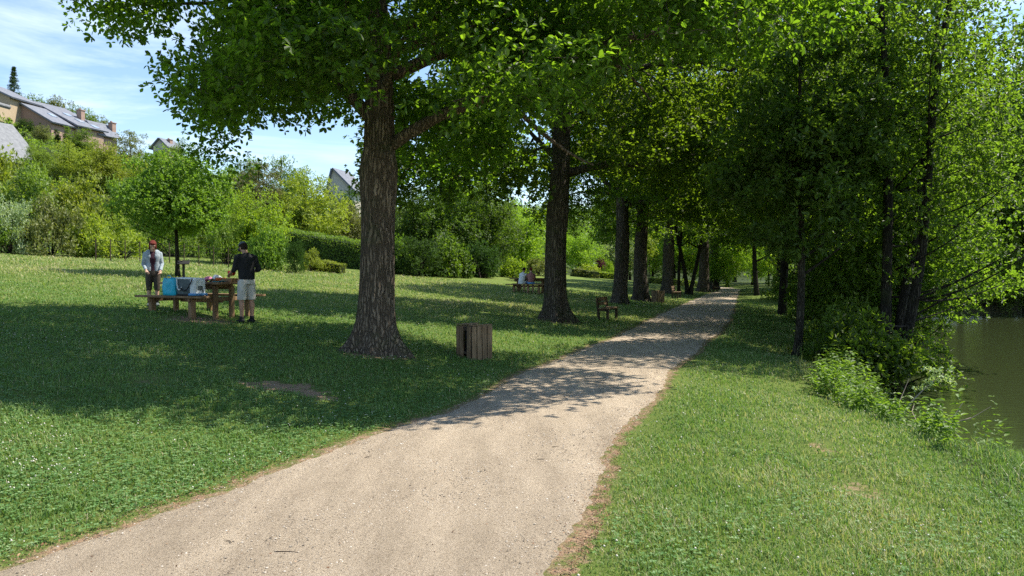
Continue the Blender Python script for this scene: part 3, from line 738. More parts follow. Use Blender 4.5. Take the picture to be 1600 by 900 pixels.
for px, Y, yt, mm, lm, cat_, lab in (
    (42, 84, 180, mDk, 'dark', 'tree', 'dark cedar like tree between the slate roof and the brick gable'),
    (18, 90, 182, mDk, 'dark', 'tree', 'dark tree right above the slate roof ridge'),
    (68, 82, 190, mDk, 'olive', 'tree', 'greyish tree under the left brick gable'),
    (130, 84, 193, mDk, 'mid', 'tree', 'clipped round tree in front of the second brick house'),
    (108, 86, 190, mCy, 'mid', 'conifer', 'narrow column tree left of the clipped round tree'),
    (92, 86, 197, mCy, 'dark', 'conifer', 'narrow dark column tree below the brick gable'),
    (55, 122, 138, mDk, 'mid', 'tree', 'dark tree on the skyline behind the brick gables'),
    (93, 124, 142, mDk, 'olive', 'tree', 'thin topped tree on the skyline above the second gable'),
    (128, 124, 158, mDk, 'mid', 'tree', 'tree on the skyline behind the long slate roof'),
    (150, 126, 170, mDk, 'olive', 'tree', 'small tree on the skyline right of the long slate roof'),
    (575, 100, 270, mDk, 'dark', 'tree', 'dark tree behind the nearest oak near the pale house'),
    (542, 80, 284, mDk, 'dark', 'tree', 'dark flat topped tree just left of the nearest oak trunk'),
    (470, 92, 250, mDk, 'mid', 'tree', 'tree on the ridge left of the pale house')):
    place('hill_tree', mm, onG(px, Y), topscale(px, Y, yt, 5.6), px * .7, lab, cat_, None, LM[lm], BARK2)
# spruce on the skyline
def spruce():
    rng = np.random.default_rng(5); lv = Acc(); tr = Acc()
    tr.tube(np.array([[0, 0, -.3], [0, 0, 5], [.05, 0, 10]]), np.array([.18, .1, .02]), 8)
    P = []; 
    for z in np.linspace(1, 9.8, 24):
        rr = (10.2 - z) * .23
        for k in range(9):
            a = rng.uniform(0, 2 * PI)
            for q in (.35, .7, 1.0): P.append([rr * q * math.cos(a), rr * q * math.sin(a), z - .25 * rr * q + rng.normal() * .06])
    P = np.array(P); clumps(lv, P, .22, 30, .16, rng, fine=False, wr=.3, flat=.5)
    return tr.mesh('trunk'), lv.mesh('crown', False)
place('spruce_tree', spruce(), onG(26, 118), topscale(26, 118, 105, 9.9), 0, 'lone dark spruce on the skyline above the beige apartment house', 'conifer', None, LM['dark'], BARK2)

# far wooded ridge
rng = np.random.default_rng(77); acc = Acc(); n = 2600
X = rng.uniform(-260, 320, n); Y = rng.uniform(185, 345, n); Z = H(X, Y) + rng.uniform(1.5, 5, n)
keep = (X > -40) | (Y > 260); P = np.stack([X, Y, Z], -1)[keep]
clumps(acc, P, 4.2, 70, 1.0, rng, fine=False, wr=.8, flat=.8)
o = link('far_woodland', acc.mesh('far_woodland', False), None, LM['mid']); tag(o, 'distant wooded ridge closing the valley', 'woodland', None, 'stuff')

# undergrowth belt under the slope trees
rng = np.random.default_rng(78); acc = Acc(); n = 2600
X = rng.uniform(-95, -8, n); Y = rng.uniform(40, 112, n); dl = ((XL(Y) + XR(Y)) / 2 - X) * .95
keep = (dl > 35) & (dl < 100) & (rng.uniform(0, 1, n) < .9); X = X[keep]; Y = Y[keep]
P = np.stack([X, Y, H(X, Y) + rng.uniform(-.2, .6, len(X))], -1)
clumps(acc, P, rng.uniform(.6, 1.2, len(P)), 90, .24, rng, fine=False, wr=.55, flat=.7)
o = link('undergrowth', acc.mesh('undergrowth', False), None, LM['lime']); tag(o, 'tangled green undergrowth covering the slope', 'undergrowth', None, 'stuff')

# ------------------------------------------------------------------ hedges
def hedge_mesh(Ln, Wd, Ht, seed, leaf=.07, dens=260, rnd_=.0):
    rng = np.random.default_rng(seed); acc = Acc()
    A = [('t', Ln * Wd), ('f', Ln * Ht), ('b', Ln * Ht), ('e', Wd * Ht), ('g', Wd * Ht)]
    for k, ar in A:
        n = int(ar * dens); a = rng.uniform(0, 1, n); c = rng.uniform(0, 1, n); z0 = np.zeros(n)
        if k == 't': P = np.stack([a * Ln - Ln / 2, c * Wd - Wd / 2, z0 + Ht], -1); nn = (0, 0, 1)
        elif k == 'f': P = np.stack([a * Ln - Ln / 2, z0 - Wd / 2, c * Ht], -1); nn = (0, -1, 0)
        elif k == 'b': P = np.stack([a * Ln - Ln / 2, z0 + Wd / 2, c * Ht], -1); nn = (0, 1, 0)
        elif k == 'e': P = np.stack([z0 - Ln / 2, c * Wd - Wd / 2, a * Ht], -1); nn = (-1, 0, 0)
        else: P = np.stack([z0 + Ln / 2, c * Wd - Wd / 2, a * Ht], -1); nn = (1, 0, 0)
        nn = np.array(nn, float)
        P += nn * (.05 * np.sin(P[:, :1] * 1.7 + seed) + .04 * np.sin(P[:, 2:] * 3 + P[:, :1] * 4) + rng.normal(size=(n, 1)) * .03)
        if rnd_:
            rr = np.abs(P[:, 0]) / (Ln / 2); P[:, 2] *= np.sqrt(np.maximum(1 - rnd_ * rr ** 3, .1)); yy = np.abs(P[:, 1]) / (Wd / 2); P[:, 2] *= np.sqrt(np.maximum(1 - rnd_ * .6 * yy ** 3, .1))
        D = norm(rn(rng, n) * .8 + nn * .4 + np.array([0, 0, .3])); N_ = norm(nn + rn(rng, n) * .7)
        leaves(acc, P, D, N_, leaf, rng, np.clip(rng.uniform(0, 1, n), 0, 1), .6, False)
    bm = bmesh.new(); box(bm, (0, 0, Ht * .46), (Ln * .95, Wd * .8, Ht * .88))
    return bmmesh('branches', bm), acc.mesh('foliage', False)  # first mesh is a solid inner box; the dark interior is put into its colour
HEDGE_CORE = mat('hedge_dark_core', (.02, .03, .012), .95, .1)
def hedge(p0, p1, Wd, Ht, seed, lm, label, group=None, leaf=.11, dens=200, rnd_=0.0):
    p0 = np.asarray(p0); p1 = np.asarray(p1); c = (p0 + p1) / 2; d = p1 - p0; Ln = math.hypot(d[0], d[1])
    ms = hedge_mesh(Ln, Wd, Ht, seed, leaf, dens, rnd_)
    o = place('hedge', ms, c - np.array([0, 0, .05]), 1, math.atan2(d[1], d[0]), label, 'hedge', group, LM[lm], HEDGE_CORE, ('branches', 'foliage'))
    o.rotation_mode = 'ZYX' if False else 'XYZ'
    o.rotation_euler = (0, -math.atan2(d[2], Ln), math.atan2(d[1], d[0]))
HG = 'clipped hedges at the back of the lawn'
a_ = onG(440, 62); a_[2] = at(440, 396, 62)[2]; b_ = onG(628, 50); b_[2] = at(628, 436, 50)[2]
hedge(a_, b_, 1.2, 2.05, 1, 'mid', 'long tall clipped hedge sloping down behind the nearest oak', HG, .12, 190)
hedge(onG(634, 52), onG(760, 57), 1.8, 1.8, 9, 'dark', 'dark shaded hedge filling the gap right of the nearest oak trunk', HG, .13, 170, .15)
hedge(onG(487, 44), onG(536, 43.5), .8, .62, 2, 'yellow', 'low yellow green box shaped hedge left of the nearest oak', HG, .07, 420)
hedge(onG(896, 84), onG(918, 83), 1.4, .95, 3, 'olive', 'rounded grey green hedge mound right of the second oak', HG, .11, 190, .8)
hedge(onG(919, 83), onG(931, 82), 1.2, .85, 4, 'olive', 'smaller rounded hedge mound beside the long bright hedge', HG, .11, 190, .8)
hedge(onG(930, 86), onG(962, 86), 1.2, .8, 5, 'bright', 'long bright low hedge left of the trunk behind the bench', HG, .11, 190, .3)
hedge(onG(1015, 82), onG(1090, 86), 1.0, .7, 6, 'mid', 'low hedge line across the far lawn between the far trunks', HG, .12, 150, .2)
place('shrub', mB1, onG(936, 96), (1.9, 1.9, 2.6), 0, 'purple leaved shrub among the far garden bushes', 'bush', None, LM['red'], BARK2, BP)
place('shrub', mB3, onG(918, 92), (1.6, 1.6, 1.6), 1, 'rounded pale green shrub left of the purple one', 'bush', None, LM['yellow'], BARK2, BP)
place('shrub', mB1, onG(952, 93), (1.0, 1.0, 2.4), 2, 'pointed bright green shrub right of the purple one', 'bush', None, LM['bright'], BARK2, BP)
place('shrub', mB2, onG(868, 88), (1.6, 1.6, 1.8), 2, 'flowering bush partly hidden by the second oak trunk', 'bush', None, LM['olive'], BARK2, BP)

# ------------------------------------------------------------------ houses on the hill
def wallmat(name, c1, c2, brick=False):
    m = mat(name, rough=.9, spec=.15); t = m.node_tree; b = t.nodes['Principled BSDF']
    n1 = noise(t, 3, 6, .7); c = ramp(t, n1, [(.3, c1), (.7, c2)])
    t.links.new(c, b.inputs['Base Color']); return m
BEIGE = wallmat('beige_render', (.36, .28, .18), (.47, .37, .25)); BRICK = wallmat('pink_brick', (.27, .185, .145), (.37, .26, .205)); PALE = wallmat('pale_render', (.52, .46, .38), (.66, .60, .52))
SLATE = wallmat('slate_roof', (.12, .13, .15), (.22, .23, .26)); SLATE2 = wallmat('weathered_slate', (.14, .145, .15), (.25, .255, .26))
FRAME = mat('white_window_frame', (.75, .75, .72), .5); GLASS = mat('window_glass', (.05, .06, .07), .08, .6); GLASSB = mat('skylight_glass', (.35, .42, .5), .1, .7)
def slab(bm, x0, z0, x1, z1, y0, y1, th):
    d = Vector((x1 - x0, 0, z1 - z0)).normalized(); n = Vector((-d.z, 0, d.x))
    if n.z < 0: n = -n
    a = [Vector((x0, y0, z0)), Vector((x1, y0, z1)), Vector((x1, y1, z1)), Vector((x0, y1, z0))]
    vs = [bm.verts.new(v) for v in a] + [bm.verts.new(v + n * th) for v in a]
    for f in ((3, 2, 1, 0), (4, 5, 6, 7), (0, 1, 5, 4), (1, 2, 6, 5), (2, 3, 7, 6), (3, 0, 4, 7)): bm.faces.new([vs[i] for i in f])
def prism(bm, poly, y0, y1):
    A = [bm.verts.new((x, y0, z)) for x, z in poly]; B = [bm.verts.new((x, y1, z)) for x, z in poly]; n = len(poly)
    bm.faces.new(A); bm.faces.new(B[::-1])
    for i in range(n): bm.faces.new((A[i], B[i], B[(i + 1) % n], A[(i + 1) % n]))
    bmesh.ops.recalc_face_normals(bm, faces=bm.faces)
def window(root, x, z, w_, h_, y=-.0, side=None, rz=0):
    bm = bmesh.new()
    t = .09
    for c, s in (((0, 0, h_ / 2), (w_ + .06, .1, t)), ((0, 0, -h_ / 2), (w_ + .16, .16, t)), ((-w_ / 2, 0, 0), (t, .1, h_)), ((w_ / 2, 0, 0), (t, .1, h_)), ((0, 0, 0), (.05, .08, h_ - .05))):
        box(bm, c, s)
    f = link('window', bmmesh('window', bm), root, FRAME); f.location = (x, y, z); f.rotation_euler = (0, 0, rz)
    bm = bmesh.new(); box(bm, (0, .01, 0), (w_ - .06, .05, h_ - .06)); link('pane', bmmesh('pane', bm), f, GLASS)
def gable(label, loc, w_, d_, eave, ridge, rz, wm, rm, apex=0.0, wins=(), chims=(), sky_=(), lefteave=None, cat='house'):
    root = empty('house', loc, rz, label=label, cat=cat)
    le = eave if lefteave is None else lefteave; h2 = w_ / 2
    bm = bmesh.new(); prism(bm, [(-h2, -3), (h2, -3), (h2, eave), (apex, ridge), (-h2, le)], 0, d_); link('wall', bmmesh('wall', bm), root, wm)
    bm = bmesh.new(); sr = (ridge - eave) / (h2 - apex); sl = (ridge - le) / (h2 + apex)
    slab(bm, apex - .02, ridge + .03, h2 + .45, eave - .45 * sr + .03, -.35, d_ + .35, .18); slab(bm, apex + .02, ridge + .03, -h2 - .45, le - .45 * sl + .03, -.35, d_ + .35, .18)
    rf = link('roof', bmmesh('roof', bm), root, rm)
    for x, y, h in chims:
        bm = bmesh.new(); zt = ridge - abs(x - apex) * sr; box(bm, (x, y, zt + h / 2 - .4), (.75, .6, h + .8)); box(bm, (x, y, zt + h + .04), (.9, .75, .1)); box(bm, (x - .15, y, zt + h + .2), (.2, .2, .25)); link('chimney', bmmesh('chimney', bm), rf, BRICK)
    for x, y, s in sky_:
        an = math.atan(sr); z = ridge - (x - apex) * sr + .26
        bm = bmesh.new(); box(bm, (0, 0, 0), (s, .8, .1)); o = link('skylight', bmmesh('skylight', bm), rf, GLASSB); o.location = (x, y, z); o.rotation_euler = (0, an, 0)
    for x, z, a, b in wins: window(root, x, z, a, b, -.03)
    return root
def zt(px, py, Y): return at(px, py, Y)[2]
def gl(px, Y): return onG(px, Y)
p = gl(-20, 92); r_ = zt(-8, 124, 92) - p[2]
h1 = gable('beige apartment house with mansard slate roof at the left edge', p, 6.6, 4.5, r_ - 2.2, r_, R(-6), BEIGE, SLATE, -1.5, ((-2.6, r_ - 3.4, 1, 1.2), (.2, r_ - 3.4, 1, 1.2), (2.4, r_ - 4.0, 1, 1.1), (-2.4, r_ - 6.4, 1, 1.3), (.4, r_ - 6.4, 1.1, 1.3)), cat='apartment house')
bm = bmesh.new(); box(bm, (2.3, -.9, r_ - 5.4), (2.2, 1.8, 3.4)); link('bay', bmmesh('bay', bm), h1, BEIGE)
window(h1, 2.3, r_ - 5.6, 1.0, 1.1, -1.83)
bm = bmesh.new(); box(bm, (2.3, -1.0, r_ - 3.45), (2.5, 2.1, .5), bev=.18); link('canopy', bmmesh('canopy', bm), h1, SLATE2)
bm = bmesh.new(); box(bm, (.3, -.5, r_ - 4.9), (2.6, 1.0, .14)); 
for k in range(9): box(bm, (-.9 + k * .3, -.96, r_ - 4.45), (.04, .04, .8))
box(bm, (.3, -.96, r_ - 4.03), (2.6, .06, .06)); link('balcony', bmmesh('balcony', bm), h1, SLATE)
p = gl(56, 93); r_ = zt(48, 162, 93) - p[2]
gable('smaller brick house with slate gable roof and one skylight', p, 5.0, 4, r_ - 2.3, r_, R(-12), BRICK, SLATE, -1.7, ((.6, r_ - 4.0, .9, 1.0),), (), ((.6, 2.2, .9),), lefteave=r_ - 1.0)
p = gl(86, 97); r_ = zt(62, 158, 97) - p[2]
gable('long brick house with grey slate roof, tall chimney and skylights', p, 7.6, 4.2, r_ - 3.3, r_, R(-17), BRICK, SLATE, -3.0, ((1.8, r_ - 4.4, 1.6, 1.1), (-1.0, r_ - 3.2, .9, 1.0)), ((.9, 3.4, 1.3),), ((2.2, 2.0, 1.0), (3.4, 3.2, 1.0), (.4, 1.8, .9)), lefteave=r_ - 1.6)
p = gl(140, 100); r_ = zt(150, 190, 100) - p[2]
gable('small house with hipped slate roof and a brick chimney', p, 3.4, 3, r_ - 1.6, r_, R(-20), BRICK, SLATE, 0, ((0, r_ - 3.0, 1.2, 1.0),), ((.9, 3, 1.1),))
p = gl(-78, 66); r_ = zt(-66, 176, 66) - p[2]
gable('large pale weathered slate roof at the left edge, below the apartments', p, 6.0, 6, r_ - 3.8, r_, R(-22), PALE, SLATE2, -1.0)
p = gl(252, 118); r_ = zt(252, 217, 118) - p[2]
gable('distant slate roof on the skyline beside the hanging bough', p, 2.6, 3, r_ - 1.2, r_, R(-15), PALE, SLATE, 0, (), ((.5, 1.5, .5),))
p = gl(533, 92); r_ = zt(512, 264, 92) - p[2]
gable('pale house with a steep slate roof left of the nearest oak', p, 3.4, 4, r_ - 2.6, r_, R(-14), PALE, SLATE, -1.0, ((.8, r_ - 3.8, .8, 1.1), (-1.0, r_ - 3.8, .8, 1.1)))
p = gl(946, 108); r_ = zt(946, 412, 108) - p[2]
gable('tiny white roofed garden house beyond the bright hedge', p, 2.6, 3, r_ - .8, r_, R(20), PALE, FRAME, 0, cat='garden house')

# ------------------------------------------------------------------ bins, benches, picnic tables
def pbox(root, name, items, m, bev=.006, parent=None):
    bm = bmesh.new()
    for it in items:
        c, s = it[0], it[1]; box(bm, c, s, *(it[2] if len(it) > 2 else ()), bev=bev)
    return link(name, bmmesh(name, bm), root, m)
LINER = mat('bin_liner', (.02, .02, .022), .4, .4)
IRON = mat('dark_metal', (.022, .022, .022), .7, .2, 0)
def make_bin(seed, S_=.50, Hh=.68):
    r = random.Random(seed); root = empty('litter_bin', (0, 0, 0))
    it = []; n = 4; pw = S_ / n
    for f in range(4):
        an = f * PI / 2
        for k in range(n):
            if f == 3 and k == 2 and seed == 1: continue
            x = -S_ / 2 + pw * (k + .5); w_ = pw - .018
            lx, ly = x, -S_ / 2 - .013
            cx_ = lx * math.cos(an) - ly * math.sin(an); cy2 = lx * math.sin(an) + ly * math.cos(an)
            h = Hh + r.uniform(-.02, .012)
            it.append(((cx_, cy2, h / 2 - .02 + r.uniform(-.006, .006)), (w_, .026, h), (an + r.uniform(-.03, .03), r.uniform(-.012, .012), r.uniform(-.01, .01))))
    pbox(root, 'plank_casing', it, WOODV, .004)
    for z in (.12, Hh - .09):
        fr = []
        for an in range(4):
            a = an * PI / 2; ly = -S_ / 2 + .02
            fr.append(((-ly * math.sin(a), ly * math.cos(a), z), (S_ - .05, .035, .05), (a,)))
        pbox(root, 'inner_frame', fr, WOODD, 0)
    pbox(root, 'rim', [((0, -S_ / 2 + .03, Hh - .005), (S_ + .01, .09, .022)), ((0, S_ / 2 - .03, Hh - .004), (S_ + .01, .09, .022)), ((-S_ / 2 + .03, 0, Hh + .002), (.09, S_ - .13, .02))], WOODV, .003)
    bm = bmesh.new(); bmesh.ops.create_cone(bm, cap_ends=False, segments=20, radius1=S_ * .36, radius2=S_ * .40, depth=Hh * .8, matrix=Matrix.Translation((0, 0, Hh * .46)))
    bmesh.ops.create_circle(bm, cap_ends=True, segments=20, radius=S_ * .36, matrix=Matrix.Translation((0, 0, .08)))
    link('liner', bmmesh('liner', bm), root, LINER)
    return root
b1 = make_bin(1); b1.location = tuple(G(741, 559)); b1.rotation_euler = (0, 0, R(38))
tag(b1, 'weathered plank litter bin between the two nearest oaks', 'litter bin', 'wooden litter bins by the path')
b2 = make_bin(2); b2.location = tuple(G(1028, 473)); b2.rotation_euler = (0, 0, R(30))
tag(b2, 'plank litter bin at the path side beyond the two close oaks', 'litter bin', 'wooden litter bins by the path')

def make_bench():
    root = empty('park_bench', (0, 0, 0)); Lb = 1.5
    pbox(root, 'seat', [((0, -.03 + .13 * k, .42), (Lb, .115, .04)) for k in (-1, 0, 1)], WOODV)
    pbox(root, 'backrest', [((0, .215, .58), (Lb, .035, .11), (0, R(-8))), ((0, .235, .74), (Lb, .035, .14), (0, R(-8)))], WOODV)
    for s in (-1, 1):
        pbox(root, 'leg', [((s * .62, -.15, .19), (.09, .09, .42))], WOODD)
        pbox(root, 'leg', [((s * .62, .20, .38), (.09, .08, .82), (0, R(-6)))], WOODD)
        pbox(root, 'side_rail', [((s * .62, .02, .365), (.07, .34, .07))], WOODD)
    return root
def copy_tree(o, parent=None):
    c = o.copy(); COL.objects.link(c); c.parent = parent
    for ch in list(o.children): copy_tree(ch, c)
    return c
be = make_bench(); be.location = tuple(G(950, 499)); be.rotation_euler = (0, 0, R(68))
tag(be, 'wooden bench facing the path between the second oak and the two close oaks', 'bench', 'benches beside the path')
be2 = copy_tree(be); be2.location = tuple(G(1057, 466)); be2.rotation_euler = (0, 0, R(70)); be2['label'] = 'small looking far bench facing the path, beyond the far litter bin'
be3 = copy_tree(be); be3.location = tuple(G(1118, 456)); be3.rotation_euler = (0, 0, R(80)); be3['label'] = 'farthest bench near the path bend under the thick dark oaks'

def make_table():
    root = empty('picnic_table', (0, 0, 0)); Lb = 2.2
    pbox(root, 'tabletop', [((0, -.32 + .16 * k, .745), (Lb - .2, .148, .05)) for k in range(5)], WOODT)
    pbox(root, 'bench_board', [((0, -.90, .445), (Lb, .135, .05)), ((0, -.755, .445), (Lb, .135, .05))], WOODT)
    pbox(root, 'bench_board', [((0, .90, .445), (Lb, .135, .05)), ((0, .755, .445), (Lb, .135, .05))], WOODT)
    pbox(root, 'apron', [((0, -.20, .66), (1.55, .05, .12)), ((0, .20, .66), (1.55, .05, .12))], WOODT)
    for s in (-1, 1):
        x = s * .66
        pbox(root, 'cross_beam', [((x, 0, .375), (.07, 1.86, .09)), ((x, 0, .69), (.07, .66, .06))], WOODT)
        for y, h in ((-.83, .42), (.83, .42)): pbox(root, 'leg', [((x, y, h / 2 - .05), (.11, .13, h + .1 - .04))], WOODT)
        for y in (-.24, .24): pbox(root, 'leg', [((x + .075, y, .30), (.075, .12, .78))], WOODT)
    pbox(root, 'stretcher', [((0, 0, .34), (1.4, .06, .10))], WOODT)
    return root
pT = G(315, 491); TR = R(-27)
pt = make_table(); pt.location = tuple(pT); pt.rotation_euler = (0, 0, TR)
tag(pt, 'heavy wooden picnic table loaded with bags, people standing at it', 'picnic table', 'wooden picnic tables on the lawn')
pT2 = G(827, 457)
pt2 = copy_tree(pt); pt2.location = tuple(pT2); pt2.rotation_euler = (0, 0, R(-12)); pt2['label'] = 'far picnic table left of the second oak with a couple seated at it'
def onT(x, y, z, base=pT, rz=TR): return np.array([base[0] + x * math.cos(rz) - y * math.sin(rz), base[1] + x * math.sin(rz) + y * math.cos(rz), base[2] + z])

# bags and things on the table
def clothmat(name, col, rough=.8, transl=0): 
    m = mat(name, col, rough, .25)
    t = m.node_tree; b = t.nodes['Principled BSDF']
    n1 = noise(t, 14, 4, .6); t.links.new(bump(t, n1, .5, .01), b.inputs['Normal'])
    c = ramp(t, n1, [(.3, tuple(x * .8 for x in col)), (.7, tuple(min(1, x * 1.15) for x in col))]); t.links.new(c, b.inputs['Base Color'])
    return m
CY = clothmat('cyan_plastic', (.03, .42, .58), .3); GR = clothmat('grey_fabric', (.10, .12, .12)); WH = clothmat('white_fabric', (.72, .73, .72)); BK = clothmat('black_fabric', (.018, .018, .02))
OR = clothmat('orange_plastic', (.65, .13, .02), .4); RD = clothmat('red_plastic', (.6, .03, .02), .35); PK = clothmat('pink_fabric', (.6, .2, .3)); YL = clothmat('yellow_fabric', (.6, .42, .12)); BL = clothmat('blue_fabric', (.10, .28, .55)); KH = clothmat('khaki_fabric', (.20, .17, .12)); BRN = clothmat('brown_card', (.25, .14, .07)); TEAL = clothmat('teal_fabric', (.05, .3, .35))
def sack(name, w_, d_, h_, m, seed, parent=None, puff=.12, nx=14, nz=12, topnarrow=.9):
    """soft bag body: rounded box with crumpled sides, open at the top"""
    rng = np.random.default_rng(seed); ns = 4 * nx; th = np.linspace(0, 2 * PI, ns, endpoint=False)
    e = .35; cx_ = np.sign(np.cos(th)) * np.abs(np.cos(th)) ** e * w_ / 2; cy2 = np.sign(np.sin(th)) * np.abs(np.sin(th)) ** e * d_ / 2
    V = []
    for j in range(nz + 1):
        f = j / nz; k = (1 + puff * math.sin(PI * f)) * (1 - (1 - topnarrow) * f)
        if j == 0: k *= .93
        wv = 1 + .03 * np.sin(5 * th + 7 * f + seed) + .02 * np.sin(11 * th - 9 * f)
        V.append(np.stack([cx_ * k * wv, cy2 * k * wv, np.full(ns, h_ * f) + (.03 * h_ * np.sin(3 * th + seed) if j == nz else 0)], -1))
    V.append(np.stack([cx_ * .82 * topnarrow, cy2 * .82 * topnarrow, np.full(ns, h_ * .9)], -1)); V.append(np.stack([cx_ * .7, cy2 * .7, np.full(ns, h_ * .7)], -1)); V.append(np.stack([cx_ * .01, cy2 * .01, np.full(ns, h_ * .72)], -1))
    V.insert(0, np.stack([cx_ * .01, cy2 * .01, np.zeros(ns)], -1))
    n = len(V); V = np.concatenate(V); i = np.arange(n - 1)[:, None] * ns; j = np.arange(ns)[None, :]; jn = (j + 1) % ns
    F = np.stack([i + j, i + jn, i + ns + jn, i + ns + j], -1).reshape(-1, 4)
    return link(name, npmesh(name, V, F, smooth=True), parent, m)
def strap(name, P, r, m, parent): 
    V, F = tube_np(np.array(P, float), r, 6); return link(name, npmesh(name, V, F, smooth=True), parent, m)
o = empty('shopping_bag', onT(.02, -.83, .472), TR, label='crumpled bright cyan plastic bag standing on the near bench board', cat='bag')
sack('body', .42, .22, .40, CY, 3, o)
strap('handle', bez(np.array([-.10, -.08, .36]), np.array([0, -.1, .56]), np.array([.12, -.08, .36]), 9), .008, CY, o)
o = empty('cooler_bag', onT(.60, -.82, .472), TR, label='grey cooler bag with white end panel and black strap on the near bench board', cat='bag')
sack('body', .60, .26, .39, GR, 5, o, .05, topnarrow=1.0)
pbox(o, 'end_panel', [((.235, 0, .20), (.17, .34, .36), (.05, .04, .05))], WH, .035)
pbox(o, 'lid', [((0, 0, .39), (.62, .28, .03), (.02, .03, .03))], WH, .012)
pbox(o, 'base_trim', [((0, 0, .02), (.61, .285, .04))], BK, .012)
pbox(o, 'blue_band', [((.25, -.002, .035), (.206, .368, .05))], BL, .01)
strap('strap', bez(np.array([-.26, -.15, .40]), np.array([-.20, -.18, .0]), np.array([-.1, -.155, .20]), 8), .014, WH, o)
strap('shoulder_strap', bez(np.array([-.12, -.17, .18]), np.array([.12, -.24, -.02]), np.array([.30, -.20, .38]), 12), .014, BK, o)
def sheet(label, name, cat, L_, W_, m, loc, rz, drop=0, seed=0, puff=0):
    nx_, ny_ = 26, 14; x = np.linspace(-L_ / 2, L_ / 2, nx_); y = np.linspace(-W_ / 2, W_ / 2, ny_); Xg, Yg = np.meshgrid(x, y)
    am = puff * (1 - (Xg / (L_ / 2)) ** 4) * (1 - (Yg / (W_ / 2)) ** 4); Z = .02 + am + (.02 + .3 * puff) * np.sin(9 * Xg + seed) * np.cos(8 * Yg + seed) + .012 * np.sin(17 * Xg + 5 * Yg)
    ov = np.maximum(-(Xg + L_ / 2 - drop), 0) if drop else 0 * Xg
    Xn = np.where(ov > 0, Xg + ov * .7, Xg); Z = Z - ov * .75 + .0
    V = np.stack([Xn, Yg, Z], -1).reshape(-1, 3); i = np.arange(ny_ - 1)[:, None] * nx_ + np.arange(nx_ - 1)[None, :]
    F = np.stack([i, i + 1, i + nx_ + 1, i + nx_], -1).reshape(-1, 4)
    me = npmesh(name, V, F, smooth=True); o = link(name, me, None, m); o.location = tuple(loc); o.rotation_euler = (0, 0, rz)
    md = o.modifiers.new('thick', 'SOLIDIFY'); md.thickness = .012; tag(o, label, cat); return o
STR = mat('striped_towel', rough=.85); t = STR.node_tree; b = t.nodes['Principled BSDF']
wv = t.nodes.new('ShaderNodeTexNoise'); wv.inputs['Scale'].default_value = 4; wv.inputs['Detail'].default_value = 1
t.links.new(t.nodes.new('ShaderNodeTexCoord').outputs['Object'], wv.inputs['Vector'])
c_ = ramp(t, wv.outputs['Fac'], [(.36, (.04, .22, .5)), (.45, (.6, .62, .6)), (.52, (.62, .42, .12)), (.6, (.55, .12, .15)), (.68, (.08, .3, .55))]); [setattr(x, 'interpolation', 'CONSTANT') for x in [n.color_ramp for n in t.nodes if n.type == 'VALTORGB']]
t.links.new(c_, b.inputs['Base Color'])
sheet('colourful blue and yellow beach towel drooping over the left table end', 'beach_towel', 'towel', .85, .62, STR, onT(-.80, 0, .775), TR, .38, 1, .03)
sheet('light blue cloth spread on the table behind the cyan bag', 'cloth', 'cloth', .55, .45, BL, onT(-.30, .05, .775), TR, 0, 2, .03)
sheet('pink and white packet lying on the table behind the cooler bag', 'packet', 'packet', .34, .22, PK, onT(.12, .0, .785), TR + .3, 0, 3, .07)
o = sheet('white paper bag flattened on the table top', 'paper_bag', 'paper bag', .36, .26, WH, onT(.34, .16, .785), TR - .4, 0, 4, .09)
sheet('teal napkin near the right end of the table', 'napkin', 'napkin', .26, .2, TEAL, onT(.78, -.14, .772), TR + .2, 0, 5)
def lathe(name, prof, m, parent=None, seg=20):
    th = np.linspace(0, 2 * PI, seg, endpoint=False); V = np.concatenate([np.stack([r * np.cos(th), r * np.sin(th), np.full(seg, z)], -1) for r, z in prof]); n = len(prof)
    i = np.arange(n - 1)[:, None] * seg; j = np.arange(seg)[None, :]; jn = (j + 1) % seg
    return link(name, npmesh(name, V, np.stack([i + j, i + jn, i + seg + jn, i + seg + j], -1).reshape(-1, 4), smooth=True), parent, m)
o = lathe('bowl', [(.001, 0), (.05, 0), (.10, .05), (.125, .10), (.12, .10), (.095, .055), (.04, .012), (.001, .01)], OR); o.location = tuple(onT(.62, .02, .772)); tag(o, 'orange bowl on the table between cooler bag and teal napkin', 'bowl')
sheet('crumpled orange bag on the table left of the cooler bag', 'snack_bag', 'bag', .24, .2, OR, onT(-.05, .18, .80), TR, 0, 9, .07)
cb = empty('cardboard_tray', onT(.84, .08, .772), TR + .1, label='brown cardboard tray at the right table end by the man', cat='tray')
pbox(cb, 'tray', [((0, 0, .01), (.30, .22, .015)), ((0, -.105, .05), (.30, .012, .08)), ((0, .105, .05), (.30, .012, .08)), ((-.145, 0, .05), (.012, .2, .08)), ((.145, 0, .05), (.012, .2, .08))], BRN, 0)

# information lectern behind the table
o = empty('information_lectern', G(287, 438), R(20), label='dark slanted information lectern on a single post behind the picnic table', cat='sign')
pbox(o, 'post', [((0, 0, .28), (.09, .09, .68))], IRON); pbox(o, 'panel', [((0, -.02, .66), (.42, .30, .03), (0, R(24)))], IRON)
